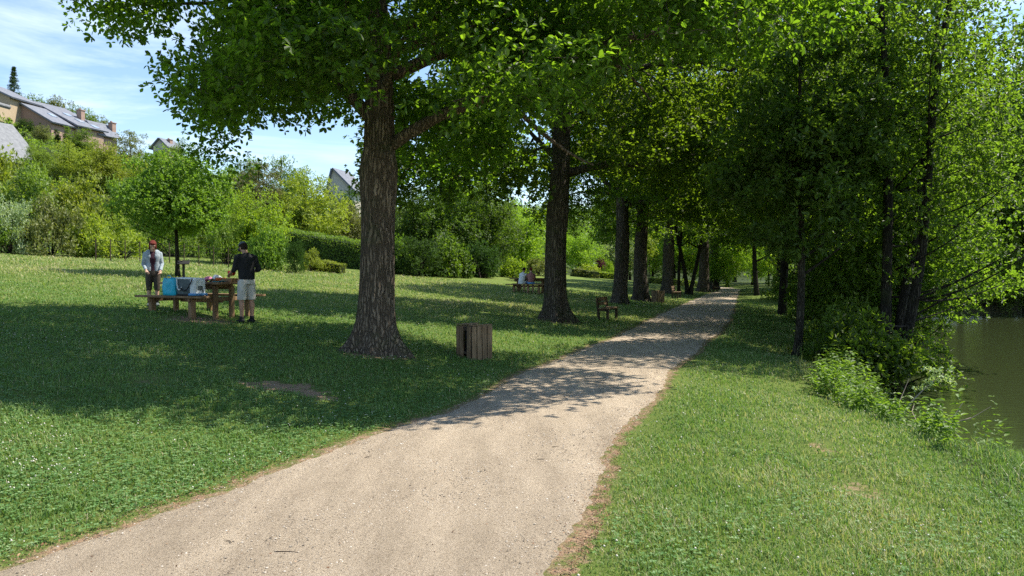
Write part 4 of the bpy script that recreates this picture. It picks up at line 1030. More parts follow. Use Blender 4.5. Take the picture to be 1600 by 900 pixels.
# wire fence at the top of the lawn
FN = empty('wire_fence', onG(190, 37.5), 0, label='thin wire fence with wooden posts behind the round park tree', cat='fence')
fb = np.array(FN.location); tops = []
for k in range(11):
    q = onG(150 + k * 23, 37.6 + .35 * k) - fb
    bm = bmesh.new(); bmesh.ops.create_cone(bm, cap_ends=True, segments=8, radius1=.028, radius2=.025, depth=1.2, matrix=Matrix.Translation(tuple(q + np.array([0, 0, .5])))); link('post', bmmesh('post', bm), FN, WOODD); tops.append(q)
tops = np.array(tops); acc = Acc()
for z in (.25, .5, .75, 1.0): acc.tube(tops + np.array([0, 0, z]), .006, 4)
link('wire', acc.mesh('wire'), FN, IRON)

# ------------------------------------------------------------------ people
def loft_bm(bm, pts, sides=16):
    """pts: x,y,z,rx,ry; rings square to the path"""
    P = np.array([p[:3] for p in pts], float); T = np.gradient(P, axis=0); T /= np.linalg.norm(T, axis=1)[:, None] + 1e-9
    rings = []
    for p, tt, q in zip(P, T, pts):
        X = np.array([1., 0, 0]); X = X - tt * (X @ tt)
        if np.linalg.norm(X) < .35: X = np.array([0, 1., 0]); X = X - tt * (X @ tt)
        X /= np.linalg.norm(X); Yv = np.cross(tt, X)
        ry = q[4] if len(q) > 4 else q[3]
        rings.append([bm.verts.new(tuple(p + X * q[3] * math.cos(a) + Yv * ry * math.sin(a))) for a in np.linspace(0, 2 * PI, sides, endpoint=False)])
    for a, b in zip(rings[:-1], rings[1:]):
        for k in range(sides): bm.faces.new((a[k], a[(k + 1) % sides], b[(k + 1) % sides], b[k]))
    bm.faces.new(rings[0][::-1]); bm.faces.new(rings[-1])
def ell(bm, c, r, rx=0, rz=0):
    bmesh.ops.create_uvsphere(bm, u_segments=20, v_segments=14, radius=1, matrix=Matrix.Translation(Vector(c)) @ Matrix.Rotation(rz, 4, 'Z') @ Matrix.Rotation(rx, 4, 'X') @ Matrix.Diagonal((*r, 1)))
def fuse(name, bm, voxel, m, parent, smooth=3):
    me = bmmesh(name, bm); o = link(name + '_tmp', me)
    r = o.modifiers.new('r', 'REMESH'); r.mode = 'VOXEL'; r.voxel_size = voxel
    if smooth: sm = o.modifiers.new('s', 'SMOOTH'); sm.iterations = smooth; sm.factor = .5
    dg = bpy.context.evaluated_depsgraph_get(); me2 = bpy.data.meshes.new_from_object(o.evaluated_get(dg)); me2.name = name
    bpy.data.objects.remove(o); bpy.data.meshes.remove(me)
    for p in me2.polygons: p.use_smooth = True
    me2.materials.clear()
    return link(name, me2, parent, m)
def smoothpts(pts, n=4):
    pts = [tuple(p) + ((p[3],) if len(p) == 4 else ()) for p in pts]; A = np.array(pts, float); k = len(A); x = np.arange(k); xi = np.linspace(0, k - 1, (k - 1) * n + 1)
    return [tuple(np.interp(xi[i], x, A[:, j]) for j in range(5)) for i in range(len(xi))]
def hand(bm, w_, d_, pn, s=1.0, curl=.5):
    """palm and five curled fingers from wrist w_, direction d_, palm normal pn"""
    w_ = np.array(w_, float); d_ = np.array(d_, float); d_ /= np.linalg.norm(d_); pn = np.array(pn, float); pn = pn - d_ * (pn @ d_); pn /= np.linalg.norm(pn); sd = np.cross(d_, pn)
    pc = w_ + d_ * .05
    loft_bm(bm, [(*(w_ - d_ * .02), .026, .022), (*(w_ + d_ * .02), .030, .02), (*(w_ + d_ * .055), .038, .018), (*(w_ + d_ * .085), .040, .016)], 12)
    for k, (o_, L_) in enumerate(((-.030, .062), (-.010, .072), (.010, .068), (.029, .052))):
        a = w_ + d_ * .08 + sd * o_; p = [a]; dd = d_.copy()
        for seg in (.42, .32, .26):
            dd = dd + pn * curl * .8; dd /= np.linalg.norm(dd); a = a + dd * L_ * seg * 1.1; p.append(a)
        loft_bm(bm, [(*q, r) for q, r in zip(p, (.0105, .0098, .009, .0078))], 8)
    a = w_ + d_ * .025 - sd * .028; p = [a, a - sd * .022 + d_ * .022 + pn * .01, a - sd * .03 + d_ * .048 + pn * .02, a - sd * .026 + d_ * .068 + pn * .03]
    loft_bm(bm, [(*q, r) for q, r in zip(p, (.014, .0125, .0115, .009))], 8)
def head(bm, c, tilt):
    """skull, jaw, nose, brow, ears, lips; tilt forwards about X"""
    M = Matrix.Translation(Vector(c)) @ Matrix.Rotation(-tilt, 4, 'X')
    def e(p, r): bmesh.ops.create_uvsphere(bm, u_segments=20, v_segments=14, radius=1, matrix=M @ Matrix.Translation(Vector(p)) @ Matrix.Diagonal((*r, 1)))
    e((0, 0, .02), (.075, .095, .10)); e((0, .035, -.045), (.056, .062, .068)); e((0, .078, -.098), (.024, .02, .016)); e((0, .098, -.018), (.012, .018, .026)); e((0, .108, -.030), (.015, .012, .010))
    e((0, .082, .028), (.05, .014, .012)); e((.077, 0, -.01), (.010, .02, .032)); e((-.077, 0, -.01), (.010, .02, .032)); e((0, .088, -.060), (.024, .012, .006)); e((0, .086, -.073), (.020, .011, .006))
    return M
SKIN = mat('skin', (.42, .24, .16), .55, .35); SKIN2 = mat('pale_skin', (.50, .31, .23), .55, .35)
EYEW = mat('eye', (.05, .035, .025), .2, .5)
def eyes(M, parent):
    for s in (-1, 1):
        bm = bmesh.new(); bmesh.ops.create_uvsphere(bm, u_segments=12, v_segments=8, radius=.0105, matrix=M @ Matrix.Translation((s * .031, .084, .004))); link('eye', bmmesh('eye', bm, True), parent, EYEW)

def man():
    root = empty('person', (0, 0, 0), label='man in black shirt, pale shorts and grey cap bending his head over the table', cat='person')
    bm = bmesh.new()
    for s in (-1, 1):
        loft_bm(bm, smoothpts([(s * .09, 0, .95, .095, .10), (s * .105, .005, .75, .08, .085), (s * .115, .01, .50, .056, .06), (s * .118, -.015, .37, .056, .062), (s * .118, -.012, .2, .041, .044), (s * .118, 0, .08, .036, .04)]), 16)
        loft_bm(bm, [(s * .118, -.055, .045, .036, .035), (s * .12, .02, .05, .042, .04), (s * .128, .11, .03, .045, .025), (s * .13, .17, .022, .03, .016)], 12)
    loft_bm(bm, smoothpts([(0, -.01, .88, .155, .11), (0, -.005, .98, .165, .115), (0, .01, 1.10, .148, .10), (0, .025, 1.28, .17, .115), (0, .02, 1.40, .165, .105), (0, .02, 1.46, .10, .075), (0, .04, 1.51, .058, .058), (0, .075, 1.57, .054, .056)]), 20)
    M = head(bm, (0, .115, 1.63), .62)
    for s, sh, el_, wr_ in ((-1, (-.185, .02, 1.415), (-.25, .06, 1.14), (-.20, .33, 1.07)), (1, (.185, .02, 1.415), (.29, -.02, 1.15), (.16, .24, 1.08))):
        sh, el_, wr_ = map(np.array, (sh, el_, wr_))
        loft_bm(bm, smoothpts([(*(sh - np.array([s * .05, 0, -.0])), .062), (*sh, .058), (*(sh * .5 + el_ * .5), .048), (*el_, .040), (*(el_ * .6 + wr_ * .4), .038), (*wr_, .026)]), 14)
        hand(bm, wr_, wr_ - el_ + np.array([0, 0, -.06]), (-s * .2, .1, -1), curl=.5)
    body = fuse('body', bm, .0075, SKIN, root, 2); eyes(M, root)
    bm = bmesh.new()
    loft_bm(bm, smoothpts([(0, -.012, .93, .178, .133), (0, -.01, 1.02, .182, .135), (0, .008, 1.15, .178, .125), (0, .022, 1.30, .195, .138), (0, .015, 1.41, .185, .122), (0, .015, 1.465, .11, .085), (0, .03, 1.49, .07, .07)]), 24)
    for s, sh, el_, wr_ in ((-1, (-.185, .02, 1.415), (-.25, .06, 1.14), (-.20, .33, 1.07)), (1, (.185, .02, 1.415), (.29, -.02, 1.15), (.16, .24, 1.08))):
        sh, el_, wr_ = map(np.array, (sh, el_, wr_)); e2 = el_ * .75 + wr_ * .25
        loft_bm(bm, smoothpts([(*(sh - np.array([s * .07, 0, .0])), .085), (*sh, .080), (*(sh * .5 + el_ * .5), .060), (*el_, .053), (*e2, .047)]), 16)
    sh_ = fuse('shirt', bm, .014, BKS, root, 2)
    bm = bmesh.new()
    loft_bm(bm, smoothpts([(0, -.01, .84, .175, .135), (0, -.01, .92, .176, .13), (0, -.008, .98, .168, .122)]), 24)
    for s in (-1, 1): loft_bm(bm, smoothpts([(s * .085, -.005, .93, .098, .125), (s * .10, 0, .75, .098, .112), (s * .112, .0, .50, .094, .102)]), 18)
    fuse('shorts', bm, .013, SHRT, root, 2)
    for s in (-1, 1):
        bm = bmesh.new(); loft_bm(bm, [(s * .118, -.085, .035, .034, .035), (s * .118, -.05, .05, .048, .048), (s * .12, .03, .055, .052, .048), (s * .128, .12, .038, .052, .034), (s * .13, .19, .028, .036, .024)], 14); fuse('shoe', bm, .01, BK, root, 2)
        bm = bmesh.new(); loft_bm(bm, [(s * .118, -.004, .06, .045, .049), (s * .118, -.006, .15, .044, .048)], 14); link('sock', bmmesh('sock', bm, True), root, BK)
    bm = bmesh.new()
    def he(p, r): bmesh.ops.create_uvsphere(bm, u_segments=18, v_segments=12, radius=1, matrix=M @ Matrix.Translation(Vector(p)) @ Matrix.Diagonal((*r, 1)))
    he((0, -.02, .02), (.085, .088, .098)); he((0, -.05, -.05), (.062, .052, .045))
    fuse('hair', bm, .01, HAIRD, root, 2)
    bm = bmesh.new()
    bmesh.ops.create_uvsphere(bm, u_segments=22, v_segments=14, radius=1, matrix=M @ Matrix.Translation((0, .0, .052)) @ Matrix.Diagonal((.092, .104, .092, 1)))
    bmesh.ops.delete(bm, geom=[v for v in bm.verts if (M.inverted() @ v.co).z < .035], context='VERTS')
    br = [M @ Vector((.075 * math.cos(a), .07 + .115 * max(0, math.sin(a)), .042 - .012 * math.sin(a))) for a in np.linspace(0, PI, 12)]; lo = [v - (M.to_3x3() @ Vector((0, 0, .012))) for v in br]
    A = [bm.verts.new(v) for v in br]; B = [bm.verts.new(v) for v in lo]; bm.faces.new(A); bm.faces.new(B[::-1])
    for i in range(11): bm.faces.new((A[i], B[i], B[i + 1], A[i + 1]))
    link('cap', bmmesh('cap', bm, True), root, CAPM)
    return root
def woman():
    root = empty('person', (0, 0, 0), label='red haired person in open pale denim jacket standing behind the left table end', cat='person')
    bm = bmesh.new()
    for s in (-1, 1):
        loft_bm(bm, smoothpts([(s * .085, 0, .88, .09, .095), (s * .09, .005, .70, .072, .076), (s * .09, .01, .47, .05, .054), (s * .092, -.012, .35, .05, .056), (s * .092, -.01, .19, .036, .04), (s * .092, 0, .08, .032, .036)]), 16)
        loft_bm(bm, [(s * .092, -.05, .04, .032, .032), (s * .094, .02, .045, .038, .036), (s * .10, .10, .028, .040, .023), (s * .102, .15, .02, .026, .014)], 12)
    loft_bm(bm, smoothpts([(0, -.01, .82, .15, .105), (0, -.005, .91, .158, .11), (0, .01, 1.03, .128, .09), (0, .025, 1.20, .15, .105), (0, .015, 1.31, .145, .092), (0, .015, 1.365, .085, .065), (0, .035, 1.41, .05, .05), (0, .06, 1.46, .047, .048)]), 20)
    M = head(bm, (0, .095, 1.52), .5)
    AR = ((-1, (-.16, .015, 1.325), (-.215, .02, 1.06), (-.17, .19, .88)), (1, (.16, .015, 1.325), (.215, .02, 1.06), (.15, .2, .90)))
    for s, sh, el_, wr_ in AR:
        sh, el_, wr_ = map(np.array, (sh, el_, wr_))
        loft_bm(bm, smoothpts([(*(sh - np.array([s * .045, 0, 0])), .052), (*sh, .048), (*(sh * .5 + el_ * .5), .040), (*el_, .034), (*(el_ * .6 + wr_ * .4), .033), (*wr_, .023)]), 14)
        hand(bm, wr_, wr_ - el_, (-s, .3, -.2), curl=.45)
    fuse('body', bm, .0075, SKIN2, root, 2); eyes(M, root)
    bm = bmesh.new(); loft_bm(bm, smoothpts([(0, -.005, .84, .165, .118), (0, -.003, .95, .162, .115), (0, .012, 1.05, .138, .1), (0, .027, 1.20, .160, .115), (0, .017, 1.31, .15, .1), (0, .02, 1.375, .07, .06)]), 22)
    fuse('top', bm, .013, PLUM, root, 2)
    bm = bmesh.new()
    for s in (-1, 1):   # two open fronts and sleeves
        loft_bm(bm, smoothpts([(s * .075, -.012, .88, .10, .125), (s * .072, -.008, 1.0, .096, .122), (s * .068, .0, 1.12, .09, .115), (s * .082, .01, 1.25, .105, .132), (s * .075, .004, 1.34, .10, .108), (s * .045, -.005, 1.39, .06, .07)]), 20)
    for s, sh, el_, wr_ in AR:
        sh, el_, wr_ = map(np.array, (sh, el_, wr_))
        loft_bm(bm, smoothpts([(*(sh - np.array([s * .06, 0, 0])), .068), (*sh, .062), (*(sh * .5 + el_ * .5), .052), (*el_, .046), (*(el_ * .5 + wr_ * .5), .041), (*(el_ * .08 + wr_ * .92), .040)]), 16)
    jk = fuse('jacket', bm, .011, DENIM, root, 1)
    bm = bmesh.new(); bm.from_mesh(jk.data)                # open front: cut a wedge out of the chest
    bmesh.ops.delete(bm, geom=[v for v in bm.verts if v.co.y > .05 and abs(v.co.x) < .028 + .03 * max(0, (v.co.z - 1.1) / .3)], context='VERTS'); bm.to_mesh(jk.data); bm.free()
    bm = bmesh.new()
    loft_bm(bm, smoothpts([(0, -.01, .76, .165, .125), (0, -.01, .85, .168, .125), (0, -.005, .92, .16, .118)]), 22)
    for s in (-1, 1): loft_bm(bm, smoothpts([(s * .08, -.005, .85, .09, .112), (s * .088, 0, .70, .088, .098), (s * .09, .005, .56, .078, .084), (s * .09, .0, .40, .064, .07)]), 18)
    fuse('trousers', bm, .013, DKT, root, 2)
    for s in (-1, 1):
        bm = bmesh.new(); loft_bm(bm, [(s * .092, -.08, .032, .03, .032), (s * .092, -.045, .046, .044, .044), (s * .094, .03, .05, .047, .044), (s * .10, .11, .036, .047, .032), (s * .102, .17, .026, .032, .022)], 14); fuse('shoe', bm, .01, GR, root, 2)
        bm = bmesh.new(); loft_bm(bm, [(s * .092, -.004, .06, .040, .044), (s * .092, -.008, .20, .040, .044)], 14); link('sock', bmmesh('sock', bm, True), root, BK)
    bm = bmesh.new()
    def he(p, r): bmesh.ops.create_uvsphere(bm, u_segments=18, v_segments=12, radius=1, matrix=M @ Matrix.Translation(Vector(p)) @ Matrix.Diagonal((*r, 1)))
    he((0, -.018, .035), (.092, .095, .10)); he((0, -.05, -.06), (.075, .055, .065)); he((.06, .01, -.03), (.03, .06, .07)); he((-.06, .01, -.03), (.03, .06, .07)); he((0, .055, .08), (.07, .05, .04))
    fuse('hair', bm, .01, HAIRR, root, 2)
    return root
def seated(label, top, bottom, hairm, lean=0.0, hs=1.0):
    root = empty('person', (0, 0, 0), label=label, cat='person', group='couple seated at the far picnic table')
    bm = bmesh.new()
    for s in (-1, 1):
        loft_bm(bm, smoothpts([(s * .09, 0, .52, .09), (s * .11, .22, .54, .078), (s * .12, .42, .50, .058), (s * .12, .44, .30, .052), (s * .12, .42, .08, .036)]), 14)
        loft_bm(bm, [(s * .12, .37, .04, .034), (s * .12, .45, .045, .038), (s * .125, .56, .025, .03)], 10)
    loft_bm(bm, smoothpts([(0, -.02, .47, .155, .12), (0, -.01, .62, .15, .11), (0, .04 + lean * .3, .85, .165, .11), (0, .07 + lean * .5, .99, .14, .09), (0, .10 + lean * .6, 1.06, .06, .06), (0, .13 + lean * .7, 1.12, .05, .05)]), 18)
    M = head(bm, (0, .16 + lean * .8, 1.20), .35)
    for s in (-1, 1):
        sh = np.array([s * .17, .07 + lean * .5, .97]); e_ = np.array([s * .24, .22 + lean, .76]); wr_ = np.array([s * .10, .44 + lean, .80])
        loft_bm(bm, smoothpts([(*sh, .052), (*(sh * .5 + e_ * .5), .044), (*e_, .037), (*wr_, .025)]), 12); hand(bm, wr_, wr_ - e_, (0, 0, -1), curl=.3)
    fuse('body', bm, .009, SKIN2, root, 2)
    bm = bmesh.new(); loft_bm(bm, smoothpts([(0, -.02, .48, .175, .138), (0, -.01, .62, .168, .128), (0, .04 + lean * .3, .85, .185, .13), (0, .07 + lean * .5, .99, .155, .105), (0, .095 + lean * .6, 1.05, .07, .07)]), 20)
    for s in (-1, 1):
        sh = np.array([s * .16, .07 + lean * .5, .97]); e_ = np.array([s * .24, .22 + lean, .76]); loft_bm(bm, smoothpts([(*sh, .07), (*(sh * .45 + e_ * .55), .06)]), 12)
    fuse('shirt', bm, .015, top, root, 2)
    bm = bmesh.new(); loft_bm(bm, smoothpts([(0, -.03, .46, .18, .14), (0, -.02, .56, .175, .13)]), 16)
    for s in (-1, 1): loft_bm(bm, smoothpts([(s * .09, 0, .52, .105), (s * .11, .22, .54, .092), (s * .12, .38, .52, .078)]), 14)
    fuse('shorts', bm, .014, bottom, root, 2)
    bm = bmesh.new(); bmesh.ops.create_uvsphere(bm, u_segments=18, v_segments=12, radius=1, matrix=M @ Matrix.Translation((0, -.02, .035)) @ Matrix.Diagonal((.09, .095, .1, 1))); fuse('hair', bm, .012, hairm, root, 2)
    return root
def fabric(name, col, sc=8, rough=.85, bs=.6):
    m = mat(name, col, rough, .2); t = m.node_tree; b = t.nodes['Principled BSDF']; n1 = noise(t, sc, 5, .6, None, (1, 1, .5))
    t.links.new(ramp(t, n1, [(.3, tuple(x * .72 for x in col)), (.7, tuple(min(1, x * 1.2) for x in col))]), b.inputs['Base Color']); t.links.new(bump(t, n1, bs, .03), b.inputs['Normal']); return m
BKS = fabric('black_shirt', (.022, .022, .024), 7); SHRT = fabric('pale_shorts', (.55, .52, .47), 7); CAPM = fabric('cap_cloth', (.12, .14, .17), 20); HAIRD = fabric('dark_hair', (.03, .018, .012), 60); HAIRR = fabric('red_hair', (.14, .028, .02), 60)
DENIM = fabric('pale_denim', (.32, .375, .42), 14); DKT = fabric('dark_cropped_trousers', (.065, .055, .045), 8); PLUM = fabric('plum_top', (.05, .018, .03), 8)
pm = onG(385, pT[1] - .75); print('TABLE', pT, 'man px', proj(pm), 'woman', proj(pw_ := onG(241, pT[1] + 1.35))); mn = man(); mn.location = tuple(pm); mn.rotation_euler = (0, 0, R(48)); k_ = (pm[1] * 126 / FPX) / 1.74; mn.scale = (k_, k_, k_)
pw_ = onG(239, pT[1] + .5); wn = woman(); wn.location = tuple(pw_); wn.rotation_euler = (0, 0, R(205)); k_ = (pw_[1] * 101 / FPX) / 1.62; wn.scale = (k_, k_, k_)
o = lathe('bowl', [(.001, 0), (.06, 0), (.085, .05), (.095, .11), (.088, .11), (.08, .055), (.05, .012), (.001, .01)], RD)
hp = mn.matrix_basis @ Vector((-.10, .45, 1.02)); o.location = hp; tag(o, 'red bowl held in the hands of the man in black', 'bowl')
T2 = R(-12)
s1 = seated('seated person in a white shirt leaning over the far picnic table', WH, WH, HAIRD, .12); s1.location = tuple(onT(-.25, -.83, .0, pT2, T2)); s1.rotation_euler = (0, 0, T2 - .35)
s2 = seated('seated person in a pinkish top right beside the one in white', fabric('rose_top', (.35, .16, .14)), BL, HAIRR, .0); s2.location = tuple(onT(.25, -.83, .0, pT2, T2)); s2.rotation_euler = (0, 0, T2 + .25)

# ------------------------------------------------------------------ grass, clover, weeds, litter
def bladesmat(name, stops, transl=.35):
    m = bpy.data.materials.new(name); m.use_nodes = True; t = m.node_tree; b = t.nodes['Principled BSDF']
    c = ramp(t, attr(t, 'v'), stops); t.links.new(c, b.inputs['Base Color']); b.inputs['Roughness'].default_value = .6; b.inputs['Specular IOR Level'].default_value = .25
    tr = t.nodes.new('ShaderNodeBsdfTranslucent'); t.links.new(mixc(t, 1.0, c, (1.5, 1.6, .7), 'MULTIPLY'), tr.inputs['Color'])
    ms = t.nodes.new('ShaderNodeMixShader'); ms.inputs[0].default_value = transl
    t.links.new(b.outputs[0], ms.inputs[1]); t.links.new(tr.outputs[0], ms.inputs[2]); t.links.new(ms.outputs[0], t.nodes['Material Output'].inputs['Surface']); return m
GB = bladesmat('grass_blade', [(0, (.085, .165, .04)), (.4, (.15, .245, .065)), (.68, (.23, .30, .10)), (.82, (.36, .35, .17)), (1, (.56, .48, .31))], .35)
CLV = bladesmat('clover_leaf', [(0, (.075, .17, .045)), (.6, (.14, .26, .08)), (1, (.25, .35, .16))])
def lo_noise(X, Y):
    return .5 + .25 * np.sin(.9 * X + 1.3 * np.sin(.7 * Y)) * np.sin(1.1 * Y + np.sin(.8 * X)) + .25 * np.sin(2.7 * X + 1.9 * np.sin(2.1 * Y)) * np.sin(2.3 * Y + 1.7 * np.sin(1.9 * X))
def sample_ground(rng, n, y0, y1, k=1.0, xk=.98):
    u_ = rng.uniform(0, 1, n)
    Y = y0 * (y1 / y0) ** u_ if k == 1.0 else (y0 ** (1 - k + 1) + u_ * (y1 ** (2 - k) - y0 ** (2 - k))) ** (1 / (2 - k))
    X = rng.uniform(-xk, xk, n) * (Y + .8); return X, Y
def sides(X, Y):
    return XL(Y) + wobL(Y) - X, X - XR(Y) - wobR(Y)
def edgekeep(rng, X, Y, dmax=4.0):
    dl, dr = sides(X, Y); dd = np.maximum(dl, dr)
    pr = np.clip((dd + .09) / .20, 0, 1) ** 1.3
    return (rng.uniform(0, 1, len(X)) < pr * (1 - .99 * np.clip(soil(X, Y) * 1.25 - .2, 0, 1) ** .6 * (dd > .3))) & (dr < dmax + BS(Y)) & (dl < 33)
def blades(acc, X, Y, hgt, wid, rng, v, bend=.5, z=None):
    n = len(X); Z = H(X, Y) - .004 if z is None else z; an = rng.uniform(0, 2 * PI, n); ln = rng.uniform(.1, 1, n) * bend
    D = np.stack([np.cos(an), np.sin(an), 0 * an], -1); Sd = np.stack([-np.sin(an), np.cos(an), 0 * an], -1); B = np.stack([X, Y, Z], -1)
    h = hgt[:, None]; w_ = wid[:, None] * .5; l_ = ln[:, None]
    m1 = B + np.array([0, 0, 1]) * h * .55 + D * h * l_ * .25; tp = B + np.array([0, 0, 1]) * h * (1 - .25 * l_) + D * h * l_
    V = np.stack([B - Sd * w_, B + Sd * w_, m1 + Sd * w_ * .85, m1 - Sd * w_ * .85, tp + Sd * w_ * .15, tp - Sd * w_ * .15], 1).reshape(-1, 3)
    k = np.arange(n)[:, None] * 6; F = np.concatenate([k + np.array([0, 1, 2, 3]), k + np.array([3, 2, 4, 5])], 0); acc.add(V, F, np.concatenate([v, v]))
rng = np.random.default_rng(101); acc = Acc()
X, Y = sample_ground(rng, 640000, 2.6, 48); kp = edgekeep(rng, X, Y); X, Y = X[kp], Y[kp]
dl, dr = sides(X, Y); pn = lo_noise(X, Y); right = dr > 0
v = np.clip(rng.beta(2.2, 3.2, len(X)) * .75 + .28 * (pn - .5) + .10 * right, 0, 1)
dry = (rng.uniform(0, 1, len(X)) < np.where(right, .07 + .34 * np.clip(pn - .55, 0, 1) + .22 * np.exp(-((dr - 2.2) / .8) ** 2), .05 + .12 * (pn > .8))); dd_ = np.maximum(dl, dr); dry |= rng.uniform(0, 1, len(X)) < .4 * np.exp(-(dd_ / .3) ** 2)
v = np.clip(v + .36 * sst(14, 28, Y) * (~right), 0, 1); v[dry] = rng.uniform(.75, 1, dry.sum())
pn2 = lo_noise(X * 3.1 + 5, Y * 3.1); pn3 = lo_noise(X * .45 + 9, Y * .45); thin = rng.uniform(0, 1, len(X)) < np.where((pn2 < .33) & (dd_ < 30), .55, 0)
v = np.clip(v + .16 * (pn2 - .5) + .22 * (pn3 - .5), 0, 1)
hg = (.026 + .03 * pn + .05 * pn2 ** 2) * np.where(thin, .35, 1) * rng.uniform(.5, 1.3, len(X)) * (1 + np.clip((Y - 12) / 40, 0, .5)) * np.clip(.4 + dd_ / .6, .4, 1)
hg = hg * np.where(right & (dr > 2.3), 1 + 1.0 * sst(2.3, 3.6, dr - BS(Y)), 1)
wd = .0032 + .00075 * Y ** 1.05
wd = wd * np.where(dry, .6, 1.05)
blades(acc, X, Y, hg, wd, rng, v, .9)
tag(link('grass', acc.mesh('grass', False), None, GB), 'short green lawn grass with dry straw patches', 'grass', None, 'stuff')
# clover: three leaflets on the left lawn, some on the right
acc = Acc(); X, Y = sample_ground(rng, 130000, 2.8, 22); kp = edgekeep(rng, X, Y); X, Y = X[kp], Y[kp]; dl, dr = sides(X, Y); pn = lo_noise(X * .8 + 3, Y * .8)
kp = rng.uniform(0, 1, len(X)) < np.where(dl > 0, .95 * sst(.25, .55, pn + .18), .35 * sst(.5, .8, pn)); X, Y, pn = X[kp], Y[kp], pn[kp]
n = len(X); z = H(X, Y) + rng.uniform(.02, .055, n); a0 = rng.uniform(0, 2 * PI, n); sz = rng.uniform(.011, .02, n) * (1 + Y / 25); v = rng.uniform(0, 1, n)
for q in range(3):
    a = a0 + q * 2.094; D = np.stack([np.cos(a), np.sin(a), .25 + 0 * a], -1); Nn = norm(np.stack([.25 * rng.normal(size=n), .25 * rng.normal(size=n), np.ones(n)], -1))
    D = norm(D); Sd = norm(np.cross(Nn, D)); B = np.stack([X, Y, z], -1); s_ = sz[:, None]
    V = np.stack([B, B + D * s_ * .6 + Sd * s_ * .45, B + D * s_, B + D * s_ * .6 - Sd * s_ * .45], 1).reshape(-1, 3); acc.add(V, np.arange(n)[:, None] * 4 + np.array([0, 1, 2, 3]), v)
tag(link('clover', acc.mesh('clover', False), None, CLV), 'clover leaves mixed into the lawn', 'clover', None, 'stuff')
# clover and daisy flowers
acc = Acc(); X, Y = sample_ground(rng, 15000, 3, 26); kp = edgekeep(rng, X, Y, 3.4); X, Y = X[kp], Y[kp]; dl, dr = sides(X, Y); pn = lo_noise(X * .8 + 3, Y * .8)
kp = rng.uniform(0, 1, len(X)) < np.where(dl > .4, 1.0 * sst(.45, .8, pn) ** 1.5, .10); X, Y = X[kp], Y[kp]; n = len(X)
r_ = rng.uniform(.005, .009, n) * (1 + Y / 40); z = H(X, Y) + rng.uniform(.04, .075, n)
oc = np.array([[1, 0, 0], [0, 1, 0], [-1, 0, 0], [0, -1, 0], [0, 0, 1], [0, 0, -.8]], float)
V = np.stack([X, Y, z], -1)[:, None, :] + oc[None] * r_[:, None, None]; kk = np.arange(n)[:, None] * 6
F3 = [(0, 1, 4), (1, 2, 4), (2, 3, 4), (3, 0, 4), (1, 0, 5), (2, 1, 5), (3, 2, 5), (0, 3, 5)]
F = np.concatenate([kk + np.array(f) for f in F3], 0)
me = npmesh('clover_flowers', V.reshape(-1, 3), F, smooth=True)
tag(link('clover_flowers', me, None, mat('clover_flower', (.60, .57, .46), .8, .1)), 'tiny white clover flowers dotted over the lawn', 'flowers', None, 'stuff')

# gravel, twigs and reddish leaf litter on the path
acc = Acc(); n = 16000; Y = 2.6 * (22 / 2.6) ** rng.uniform(0, 1, n); f = rng.uniform(.02, .98, n); X = XL(Y) + f * (XR(Y) - XL(Y)); r_ = rng.uniform(.0018, .005, n) * rng.choice([1, 1, 1, 1.7], n) * (1 + Y / 25)
V = np.stack([X, Y, H(X, Y) + .022], -1)[:, None, :] + oc[None] * r_[:, None, None] * np.array([1.2, .9, .6]) * rng.uniform(.7, 1.2, (n, 6, 1)); kk = np.arange(n)[:, None] * 6
me = npmesh('gravel', V.reshape(-1, 3), np.concatenate([kk + np.array(q) for q in F3], 0), np.tile(rng.uniform(0, 1, n), 8))
gm = mat('gravel_stone', rough=.9); gm.node_tree.links.new(ramp(gm.node_tree, attr(gm.node_tree, 'v'), [(0, (.10, .08, .06)), (.35, (.28, .23, .17)), (.75, (.48, .41, .32)), (1, (.7, .64, .55))]), gm.node_tree.nodes['Principled BSDF'].inputs['Base Color'])
tag(link('gravel', me, None, gm), 'small loose stones scattered over the path', 'gravel', None, 'stuff')
acc = Acc(); n = 9000; Y = 2.6 * (30 / 2.6) ** rng.uniform(0, 1, n); sd_ = rng.uniform(0, 1, n) < .6
off = np.abs(rng.normal(size=n)) * .10 - .04
X = np.where(sd_, XR(Y) + wobR(Y) - off, XL(Y) + wobL(Y) + off * 1.1); wide = rng.uniform(0, 1, n) < .10; X = np.where(wide, XL(Y) + rng.uniform(0, 1, n) * (XR(Y) - XL(Y)), X)
P = np.stack([X, Y, H(X, Y) + .024 + rng.uniform(0, .008, n)], -1); D = rn(rng, n) * np.array([1, 1, .25]); leaves(acc, P, D, norm(np.array([0, 0, 1]) + rn(rng, n) * .5), .019, rng, rng.uniform(0, 1, n), .5, False, -.1)
lmt = mat('leaf_litter', rough=.9); lmt.node_tree.links.new(ramp(lmt.node_tree, attr(lmt.node_tree, 'v'), [(0, (.06, .03, .018)), (.5, (.19, .09, .045)), (1, (.36, .23, .13))]), lmt.node_tree.nodes['Principled BSDF'].inputs['Base Color'])
tag(link('leaf_litter', acc.mesh('leaf_litter', False), None, lmt), 'reddish brown dry litter along both path edges', 'leaf litter', None, 'stuff')
TW = mat('dead_twig', (.07, .05, .035), .9); TWP = mat('bleached_twig', (.30, .25, .19), .9)
